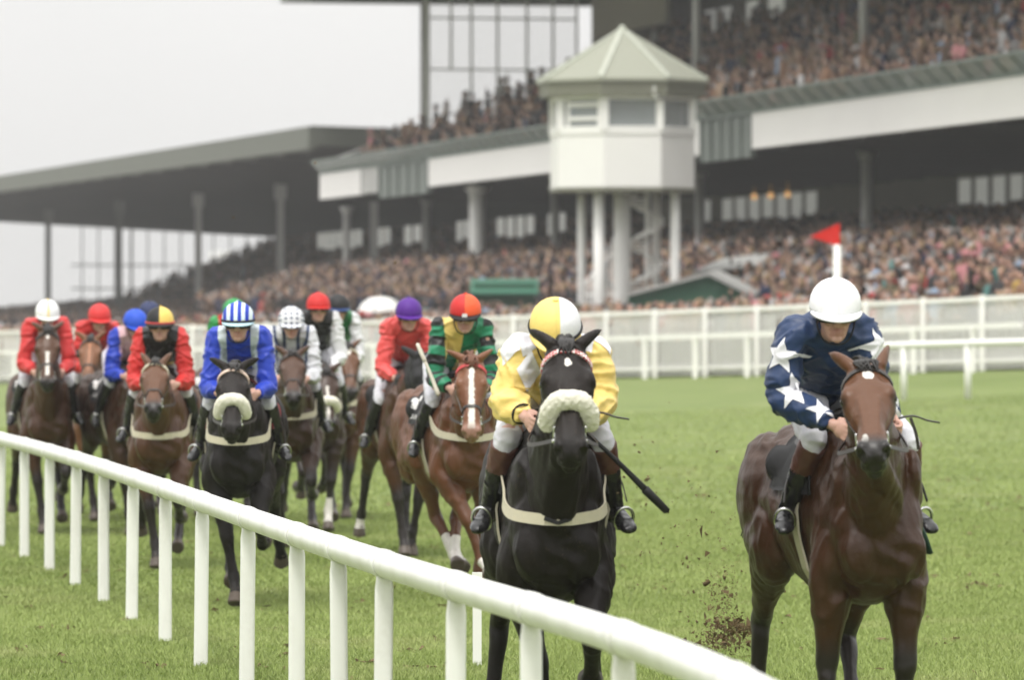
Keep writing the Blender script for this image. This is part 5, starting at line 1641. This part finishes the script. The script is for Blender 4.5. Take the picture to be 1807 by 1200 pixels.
    entry('bay horse with a round white star at the back of the field', 'jockey in a green shirt with white sleeves and a yellow and black cap', 598, 174, 8,
          dict(coat=bay('mid_bay_coat', 1.0, mark=[('star', .10, 0, .04, .028)]), poll=(1.0, 0, 1.745), phi=50, cloth='plain', browband=M_girth, legs=dict(fl=(8, -4, 15, -4), fr=(40, -40, -70, 2), hl=(-.5, 1.0, -20, 30, 55, 0), hr=(-.78, .98, -50, -30, -20, 4))),
          dict(silk=silk_mat('green_white_silk', (.016, .17, .05), (.64, .64, .66)), cap=cap_mat('yellow_black_cap', BLACKC, [('halves', BLACKC, .0)] if 0 else [('halves', BLACKC, -.02)]), peak=plain('navy_peak', (.02, .05, .16), .5), pitch=2, seed=10, gog='dark', dz=.07))
    entry('brown horse mostly hidden behind the black horse with a cream browband', 'jockey in green and red silks with a green cap', 414, 178, 14,
          dict(coat=bay('plain_bay_coat', .9), poll=(1.0, 0, 1.80), phi=44, cloth='black'),
          dict(silk=silk_mat('green_red_silk', (.02, .26, .06), None, [('brace', RED, .06, .15)]), cap=cap_mat('green_cap', (.03, .28, .08)), pitch=8, seed=11, gog='dark', dz=.02))
    entry('bay horse with a cream breast girth nearest the left rail', 'jockey in a black shirt with red sleeves and a black and yellow cap', 282, 217, 1,
          dict(coat=bay('rich_bay_coat', .95), poll=(1.0, 0, 1.66), phi=35, ears=(0, 18), cloth='plain', breast_z=1.10, browband=M_girth, legs=dict(fl=(30, -60, -90, 2), fr=(6, -2, 15, -7), hl=(-.50, 1.0, -20, 32, 60, -2), hr=(-.80, .97, -52, -40, -30, 5))),
          dict(silk=silk_mat('black_red_silk', BLACKC, RED, [('low', YEL, .42)]), cap=cap_mat('black_yellow_cap', BLACKC, [('halves', (.72, .52, .13), .0)]), band=M_redband, peak=M_black, pitch=0, seed=12, gog='dark', dz=-.08))
    entry('dark bay horse with a black and white saddle cloth half hidden by the bay', 'jockey in pink and royal blue silks with a blue cap', 240, 188, 16,
          dict(coat=bay('sooty_coat', .45), poll=(1.0, 0, 1.72), phi=46, cloth='black', breast=False, legs=dict(fl=(36, -58, -85, 0), fr=(6, 0, 15, -5), hl=(-.5, 1.0, -20, 30, 55, 2), hr=(-.78, .98, -50, -30, -20, 4))),
          dict(silk=silk_mat('pink_blue_silk', PINK, BLUE), cap=cap_mat('blue_cap', (.02, .08, .52)), pitch=14, hyaw=12, seed=13, gog='dark', dz=-.09))
    entry('light bay horse second from the left of the field', 'jockey in red silks with black armbands and a red cap', 176, 176, 11,
          dict(coat=bay('light_bay_coat', 1.5, mark=[('blaze', .1, .45, .010, .006)], sock=(.36, .15, .07)), poll=(1.0, -.17, 1.82), phi=43, yaw=-12, cloth='black', breast=False, legs=dict(fl=(36, -52, -80, 0), fr=(10, 0, 15, -5), hl=(-.5, 1.0, -20, 30, 55, 2), hr=(-.78, .98, -50, -30, -20, 4))),
          dict(silk=silk_mat('red_silk', RED, None, [('armlet', BLACKC, .62, .86), ('armlet', BLACKC, 1.1, 1.2)]), cap=cap_mat('scarlet_cap', (.58, .035, .035)), pitch=8, seed=14, gog='dark', dz=-.03))
    entry('brown horse with a white snip on its face at the far left', 'jockey in red silks with a white cap at the far left', 84, 187, 9,
          dict(coat=bay('walnut_coat', .7, mark=[('blaze', .26, .50, .016, .018), ('star', .1, 0, .03, .014)]), poll=(1.0, -.05, 1.93), phi=58, yaw=-6, cloth='black', breast=False, legs=dict(fl=(38, -58, -85, 2), fr=(8, 0, 15, -6), hl=(-.5, 1.0, -20, 30, 55, 2), hr=(-.78, .98, -50, -30, -20, 4))),
          dict(silk=silk_mat('scarlet_silk', (.55, .03, .03)), cap=cap_mat('white_yellow_cap', (.76, .76, .76), [('topstripe', YEL, .009)]), peak=M_wcloth, pitch=10, seed=15, gog='dark'))
    entry('dark horse hidden at the very back of the left group', 'jockey with a dark navy cap hidden behind the black and yellow cap', 264, 170, 6,
          dict(coat=bay('shadow_coat', .5), poll=(1.0, 0, 1.75), phi=44, cloth='plain', breast=False),
          dict(silk=silk_mat('navy_plain_silk', NAVY), cap=cap_mat('navy_cap', (.02, .03, .09)), pitch=24, seed=16, gog='dark'))

# ------------------------------------------------------------------ whips
def whip(label, h, pts, rad, mats, mi_split=None, cat='whip'):
    root = empty('riding_whip', h.loc, h.rz); B = np.array(pts[0], float)
    root.location = Vector(h.loc) + Matrix.Rotation(h.rz, 3, 'Z') @ Vector(B)
    p = np.array(pts, float) - B
    g = G(); tube(g, p, rad, n=8, k=4); g.build('shaft', mats[0], root, True)
    e = p[-1]; d = norm(p[-1] - p[-2]); g = G()
    tube(g, [e - d * .01, e + d * .05, e + d * .13], [(rad[-1] * 1.3, rad[-1] * 1.3), (rad[-1] * 2.4, rad[-1] * 1.2), (rad[-1] * 2.2, rad[-1])], n=8, k=3); g.build('whip_flap', mats[1], root, True)
    tag(root, label, cat)
    return root
M_greenw = plain('dark_green_leather', (.015, .05, .038), .45, .4, .2, 30)
M_whitew = plain('white_leather', (.66, .62, .52), .6, .3, .1, 30)
if RUN:
    whip('dark green riding whip hanging down beside the bay horse', RUN[0][0], [(.36, .075, 1.58), (.28, .13, 1.40), (.20, .20, 1.22), (.17, .245, 1.12)], [.007, .006, .007, .010], [M_leather, M_greenw])
if len(RUN) > 3:
    whip('black riding whip slanting down beside the yellow silks', RUN[1][0], [(.42, .05, 1.62), (.42, .13, 1.55), (.40, .26, 1.43), (.36, .40, 1.29)], [.009, .009, .011, .016], [M_black, M_black])
    whip('white riding whip held upright left of the chestnut horse', RUN[2][0], [(.31, -.21, 1.50), (.27, -.25, 1.62), (.24, -.30, 1.75)], [.018, .014, .012], [M_whitew, M_whitew])

# ------------------------------------------------------------------ turf kicked up
M_clod = plain('wet_earth', (.16, .115, .062), .95, .1, .4, 40, .6)
def turf():
    r = np.random.default_rng(21); protos = []
    for k in range(6):
        g = G(); ball(g, (0, 0, 0), (1, .75, .6), n=12, m=8); V = g.v[0]
        V = V * (1 + .38 * vnoise(V, 1.4, k) + .22 * vnoise(V, .6, k + 9))[:, None]
        o = mesh_obj('turf_clod', V, g.f, M_clod); protos.append(o)
    spots = [(1247, 1030, 26.8, .028), (1290, 1052, 26.9, .013), (1224, 1045, 26.8, .012), (1278, 1020, 26.9, .016), (1385, 1045, 26.9, .014), (1370, 1038, 27, .010), (1265, 1098, 27, .020), (1320, 900, 27, .008), (1205, 995, 26.8, .010), (1128, 798, 25, .010), (1142, 846, 24.6, .016), (1120, 785, 25, .008),
             (1152, 780, 25, .007), (1165, 826, 25, .006), (1212, 985, 25, .012), (1214, 1001, 25, .010), (1167, 960, 25, .008), (1140, 890, 25, .010), (1130, 980, 25, .008), (1175, 1040, 25, .007), (1195, 965, 25, .006), (1090, 870, 25, .008), (1293, 1115, 27, .016), (1305, 1105, 27, .02), (1277, 1130, 27, .018),
             (697, 463, 22, .009), (556, 287, 22, .010), (412, 383, 22, .006), (1010, 492, 23, .007), (1345, 1005, 27, .007), (1260, 905, 26, .006), (1236, 860, 26, .006), (1180, 905, 26, .006), (1200, 1080, 27, .010), (1380, 1100, 27, .007)]
    for i, (px, py, d, sz) in enumerate(spots):
        o = protos[i % 6] if i < 6 else protos[i % 6].copy()
        if i >= 6: COL.objects.link(o)
        p = P(px, py, d); o.location = p; sz *= .8; o.scale = (sz, sz * r.uniform(.6, 1), sz * r.uniform(.5, .9)); o.rotation_euler = r.uniform(0, 6, 3)
        tag(o, 'dark clod of turf flying through the air', 'clod', 'turf clods thrown up by the hooves')
    # fine spray
    V = []; F = []
    def puff(cx, cy, d, sx_, sy_, n, s0):
        for _ in range(int(n * 1.7)):
            c = P(cx + r.normal(0, sx_), cy + r.normal(0, sy_), d + r.normal(0, .15)); s = .72 * s0 * r.lognormal(0, .6)
            b = len(V); q = r.normal(0, 1, (4, 3)) * s; V.extend(c + q); F.extend([(b, b + 1, b + 2, b + 2), (b, b + 2, b + 3, b + 3), (b, b + 3, b + 1, b + 1), (b + 1, b + 3, b + 2, b + 2)])
    for a in (dict(cx=1272, cy=1128, sx_=22, sy_=18, n=420, s0=.0042), dict(cx=1300, cy=1112, sx_=16, sy_=12, n=260, s0=.0045), dict(cx=1275, cy=1070, sx_=16, sy_=38, n=330, s0=.0034), dict(cx=1290, cy=1010, sx_=40, sy_=60, n=160, s0=.0032), dict(cx=1180, cy=930, sx_=55, sy_=80, n=90, s0=.003), dict(cx=1250, cy=1150, sx_=36, sy_=14, n=180, s0=.003)):
        puff(a['cx'], a['cy'], 27, a['sx_'], a['sy_'], a['n'], a['s0'])
    F3 = np.array([f[:3] for f in F])
    o = bpy.data.objects.new('turf_spray', fast_mesh('turf_spray', np.array(V), F3, M_clod)); COL.objects.link(o); tag(o, kind='stuff')
turf()

def divots():
    r = np.random.default_rng(4); V = []; F = []
    for _ in range(260):
        d = r.uniform(32, 75); u = r.uniform(-20, 1830); x = (u - CX) * d / FPX; z = float(gz(x, d)); s = r.uniform(.015, .05)
        for k in range(5):
            b = len(V); c = np.array((x, d, z + .012)) + r.normal(0, 1, 3) * (s, s * 1.4, .006); q = r.normal(0, 1, (4, 3)) * (s * .5, s * .5, .012); V.extend(c + q); F += [(b, b + 1, b + 2), (b, b + 2, b + 3), (b, b + 3, b + 1), (b + 1, b + 3, b + 2)]
    o = bpy.data.objects.new('torn_turf', fast_mesh('torn_turf', np.array(V), np.array(F), M_clod)); COL.objects.link(o); tag(o, kind='stuff')
divots()

# ------------------------------------------------------------------ spectators
PAL = {  # everyday clothing colours
    'brown': (.10, .060, .040), 'dark grey': (.050, .048, .050), 'black': (.018, .017, .018), 'beige': (.38, .27, .19), 'pink': (.55, .24, .25), 'white': (.62, .60, .60),
    'navy blue': (.025, .035, .08), 'pale blue': (.30, .38, .50), 'red': (.42, .05, .045), 'tan': (.28, .16, .10), 'olive': (.11, .10, .055), 'teal': (.12, .30, .28), 'yellow': (.50, .33, .06), 'grey': (.18, .17, .165)}
PAL = {k: tuple(np.array(v) * .74) for k, v in PAL.items()}
PW = np.array([15, 17, 12, 12, 6, 8, 6, 5, 2, 10, 4, .5, .3, 9]); PW = PW / PW.sum(); PN = list(PAL)
def person_parts(pose):
    """low figure facing -X': list of (V,F,slot) slot 0 clothing, 1 skin, 2 hair, 3 legs"""
    g = G(); sit = pose == 'sit'; n = 8; dz = -.42 if sit else 0
    tube(g, [(0, 0, .88 + dz), (0, 0, 1.1 + dz), (0, 0, 1.36 + dz), (0, 0, 1.44 + dz)], [(.15, .11), (.14, .105), (.20, .12), (.10, .07)], n=n, k=1, mi=0, up=(0, 1, 0), cap=.1)
    for s in (-1, 1):
        if pose == 'clap': tube(g, [(s * .20, 0, 1.38), (s * .26, -.06, 1.14), (s * .06, -.30, 1.22)], [.055, .048, .04], n=5, k=1, mi=0); ball(g, (s * .035, -.33, 1.24), (.035, .05, .045), n=6, m=3, mi=1)
        elif pose == 'wave' and s > 0: tube(g, [(s * .20, 0, 1.38), (s * .30, -.04, 1.55), (s * .26, -.06, 1.80)], [.055, .045, .038], n=5, k=1, mi=0); ball(g, (s * .26, -.06, 1.86), (.03, .03, .06), n=6, m=3, mi=1)
        else: tube(g, [(s * .20, 0, 1.38 + dz), (s * .25, .01, 1.12 + dz), (s * .20, -.10 - (.1 if sit else 0), .92 + dz)], [.055, .048, .038], n=5, k=1, mi=0); ball(g, (s * .20, -.12 - (.1 if sit else 0), .87 + dz), (.03, .035, .05), n=6, m=3, mi=1)
        if sit: tube(g, [(s * .09, 0, .45), (s * .11, -.42, .47), (s * .11, -.44, .06)], [.085, .065, .05], n=6, k=1, mi=3)
        else: tube(g, [(s * .09, 0, .92), (s * .09, -.01, .5), (s * .09, 0, .04)], [.085, .065, .05], n=6, k=1, mi=3)
    tube(g, [(0, 0, 1.42 + dz), (0, -.01, 1.54 + dz)], [.05, .048], n=6, k=1, mi=1)
    ball(g, (0, -.02, 1.60 + dz), (.075, .095, .115), n=9, m=6, mi=1)
    ball(g, (0, -.112, 1.59 + dz), (.014, .02, .02), n=5, m=3, mi=1)
    if pose in ('hair', 'sit2'): ball(g, (0, .03, 1.60 + dz), (.10, .085, .15), n=9, m=5, mi=2)
    if pose == 'hat': tube(g, [(0, 0, 1.66), (0, 0, 1.675)], [(.19, .19), (.17, .17)], n=12, k=1, mi=0, cap=.05, up=(0, 1, 0)); ball(g, (0, 0, 1.69), (.095, .10, .08), n=9, m=4, mi=0)
    else: ball(g, (0, .014, 1.65 + dz), (.088, .102, .088), n=9, m=5, mi=2)
    V = np.concatenate(g.v); F = g.f
    q = np.array([f if len(f) == 4 else (f[0], f[1], f[2], f[2]) for f in F])
    return V, F, np.array(g.m)
POSES = ['stand', 'hair', 'clap', 'hat', 'wave', 'stand', 'hair']

M_pc = NM('spectator_clothes', .8, .2); _oi = M_pc.n('ShaderNodeObjectInfo'); M_pc.base(_oi.outputs['Color']); M_pc = M_pc.m
SK = [(.33, .21, .165), (.37, .25, .20), (.27, .165, .125)]
M_ps = plain('spectator_skin', (.38, .22, .165), .6, .3, .15, 3)
M_ph = [plain('brown_hair', (.05, .03, .018), .6, .3), plain('fair_hair', (.22, .15, .08), .6, .3), plain('grey_hair', (.22, .21, .20), .6, .3), plain('black_hair', (.012, .010, .009), .6, .3)]
M_pl = plain('dark_trousers', (.035, .034, .038), .8, .2, .3, 2)
M_ca = NM('crowd_colours', .8, .2); _a = M_ca.n('ShaderNodeAttribute', attribute_name='Col'); M_ca.base(_a.outputs['Color']); M_ca = M_ca.m

def seats():
    """every standing place in view: x,y,z, seated?, zone"""
    out = []
    r = np.random.default_rng(5)
    fa = math.atan2(SN[1], SN[0])
    for b in np.arange(-4.8, 12.6, .78):                   # lower terrace of the main stand
        L = sx(2000) if b < 0 else sx(2100); 
        for s in np.arange(S_R, S_L + 2, .52):
            if r.random() < .14: continue
            p = Wd(s + r.uniform(-.16, .16), b + r.uniform(-.2, .2), lower_floor(b + .8) - .12); out.append((*p, 0, 'terrace'))
    for b in np.arange(1.0, 13.5, .8):
        for s in np.arange(S_R, S_L - .5, .58):
            dens = .88 if s < sx(1300, b) else .80
            if s > sx(1000, b): dens = .42
            if b > 9.5: dens *= .55
            if r.random() > dens: continue
            p = Wd(s + r.uniform(-.1, .1), b + r.uniform(-.1, .1), upper_floor(b) - .02); out.append((*p, 1 if r.random() < .72 else 0, 'upper tier'))
    for b in np.arange(3.4, 32.5, 1.0):
        for s in np.arange(SL_N - 6, SL_F - 3, .8):
            if r.random() < .15: continue
            p = Wd(s + r.uniform(-.2, .2), b + r.uniform(-.25, .25), left_floor(b + .9) - .1); out.append((*p, 0, 'far stand'))
    for k in np.arange(.8, 26, 1.1):                       # on the lawn behind the fence
        for u in np.arange(-80, 1880, 9.0):
            d = fence_d(u) + k + r.uniform(-.3, .3); uu = u + r.uniform(-4, 4)
            x = (uu - CX) * d / FPX; b = (np.array((x, d)) - SO) @ SN
            if b > -5.6 and u > 500: continue
            if u < 600 and d > 260: continue
            dens = .42 if u < 620 else .62
            if u < 150: dens = .12
            if r.random() > dens: continue
            if abs(u - 1060) < 60 and 146 < d < 154: continue
            if 1095 < u < 1345 and 138 < d < 158: continue
            if 820 < u < 960 and 157.5 < d < 163: continue
            out.append((x, d, float(gz(x, d)), 0, 'fence'))
    return out
def crowd():
    r = np.random.default_rng(9)
    pts = seats()
    u = np.array([(p[0]) / p[1] * FPX + CX for p in pts]); d = np.array([p[1] for p in pts])
    v = np.array([HY - (p[2] + 1.6 - HC) / p[1] * FPX for p in pts])
    keep = (u > -25) & (u < 1832) & (v > -20)
    pts = [p for p, k in zip(pts, keep) if k]; d = d[keep]; u = u[keep]
    order = np.argsort(d)
    # the nearest three hundred stand as single people
    near = set(); cnt = 0
    for i in order:
        if cnt >= 300: break
        near.add(i); cnt += 1
    protos = {}
    for ps in ('stand', 'hair', 'clap', 'hat', 'wave', 'sit'): protos[ps] = person_parts(ps)
    mesh_cache = {}
    toward = math.atan2(-SN[1], -SN[0])
    sv, sf, sc = [], [], []; base = 0
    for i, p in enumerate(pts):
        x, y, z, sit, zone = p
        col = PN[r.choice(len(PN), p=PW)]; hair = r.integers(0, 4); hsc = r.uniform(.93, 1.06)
        if (zone == 'far stand' and r.random() < .75) or (zone == 'upper tier' and (z > 10 or y > 185) and r.random() < .65) or (zone == 'terrace' and y > 162 and r.random() < min(.94, (y - 148) / 26)): col = ('dark grey', 'black', 'navy blue', 'dark grey', 'brown')[r.integers(0, 5)]  # darker clothes here stand in for the shade under deck and roof
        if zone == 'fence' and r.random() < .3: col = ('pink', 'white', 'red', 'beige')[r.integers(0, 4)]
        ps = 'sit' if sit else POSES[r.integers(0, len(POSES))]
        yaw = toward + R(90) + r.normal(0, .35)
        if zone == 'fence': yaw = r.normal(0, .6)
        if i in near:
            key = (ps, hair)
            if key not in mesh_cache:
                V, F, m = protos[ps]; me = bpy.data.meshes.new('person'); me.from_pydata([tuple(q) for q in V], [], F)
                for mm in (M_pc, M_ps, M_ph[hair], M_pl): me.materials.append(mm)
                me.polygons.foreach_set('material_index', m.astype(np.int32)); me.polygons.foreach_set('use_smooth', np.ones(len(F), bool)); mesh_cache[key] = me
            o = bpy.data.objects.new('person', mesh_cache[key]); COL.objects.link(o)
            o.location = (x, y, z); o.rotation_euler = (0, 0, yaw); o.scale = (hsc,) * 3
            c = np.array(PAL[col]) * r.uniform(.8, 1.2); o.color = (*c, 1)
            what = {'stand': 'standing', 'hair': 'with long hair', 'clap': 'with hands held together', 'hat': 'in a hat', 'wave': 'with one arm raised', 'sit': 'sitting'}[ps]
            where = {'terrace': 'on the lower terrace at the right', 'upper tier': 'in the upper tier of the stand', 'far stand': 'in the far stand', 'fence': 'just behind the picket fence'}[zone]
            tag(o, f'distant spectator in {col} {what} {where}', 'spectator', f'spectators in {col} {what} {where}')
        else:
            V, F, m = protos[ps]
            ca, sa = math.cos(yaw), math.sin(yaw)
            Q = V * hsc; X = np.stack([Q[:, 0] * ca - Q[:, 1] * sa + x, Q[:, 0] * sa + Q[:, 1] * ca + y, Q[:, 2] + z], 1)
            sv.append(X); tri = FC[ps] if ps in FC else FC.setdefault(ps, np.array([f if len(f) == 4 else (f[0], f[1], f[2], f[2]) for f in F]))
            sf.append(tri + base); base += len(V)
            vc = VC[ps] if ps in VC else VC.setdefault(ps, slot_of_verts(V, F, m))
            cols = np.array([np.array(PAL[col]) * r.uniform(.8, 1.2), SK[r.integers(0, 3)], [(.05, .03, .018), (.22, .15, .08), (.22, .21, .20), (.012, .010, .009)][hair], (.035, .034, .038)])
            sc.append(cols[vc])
    V = np.concatenate(sv); Q = np.concatenate(sf); C = np.concatenate(sc)
    T = np.concatenate([Q[:, :3], Q[Q[:, 2] != Q[:, 3]][:, [0, 2, 3]]])
    me = fast_mesh('crowd', V, T, M_ca, smooth=True)
    a = me.attributes.new('Col', 'FLOAT_COLOR', 'POINT'); a.data.foreach_set('color', np.concatenate([C, np.ones((len(C), 1))], 1).astype(np.float32).ravel())
    o = bpy.data.objects.new('crowd', me); COL.objects.link(o); tag(o, kind='stuff')
    print('crowd', len(pts), 'verts', len(V))
FC, VC = {}, {}
def slot_of_verts(V, F, m):
    s = np.zeros(len(V), int)
    for f, k in zip(F, m):
        for i in f: s[i] = k
    return s
crowd()

# ------------------------------------------------------------------ damp air
def haze():
    g = G(); g.box(-130, 130, -6, 470, -3, 18.5)
    m = bpy.data.materials.new('damp_air'); m.use_nodes = True; nt = m.node_tree; nt.nodes.remove(nt.nodes['Principled BSDF'])
    v = nt.nodes.new('ShaderNodeVolumePrincipled'); v.inputs['Color'].default_value = (.95, .95, .94, 1); v.inputs['Density'].default_value = .00042; v.inputs['Anisotropy'].default_value = .2
    nt.links.new(v.outputs['Volume'], nt.nodes['Material Output'].inputs['Volume'])
    o = g.build('haze', m); tag(o, kind='stuff')
haze()
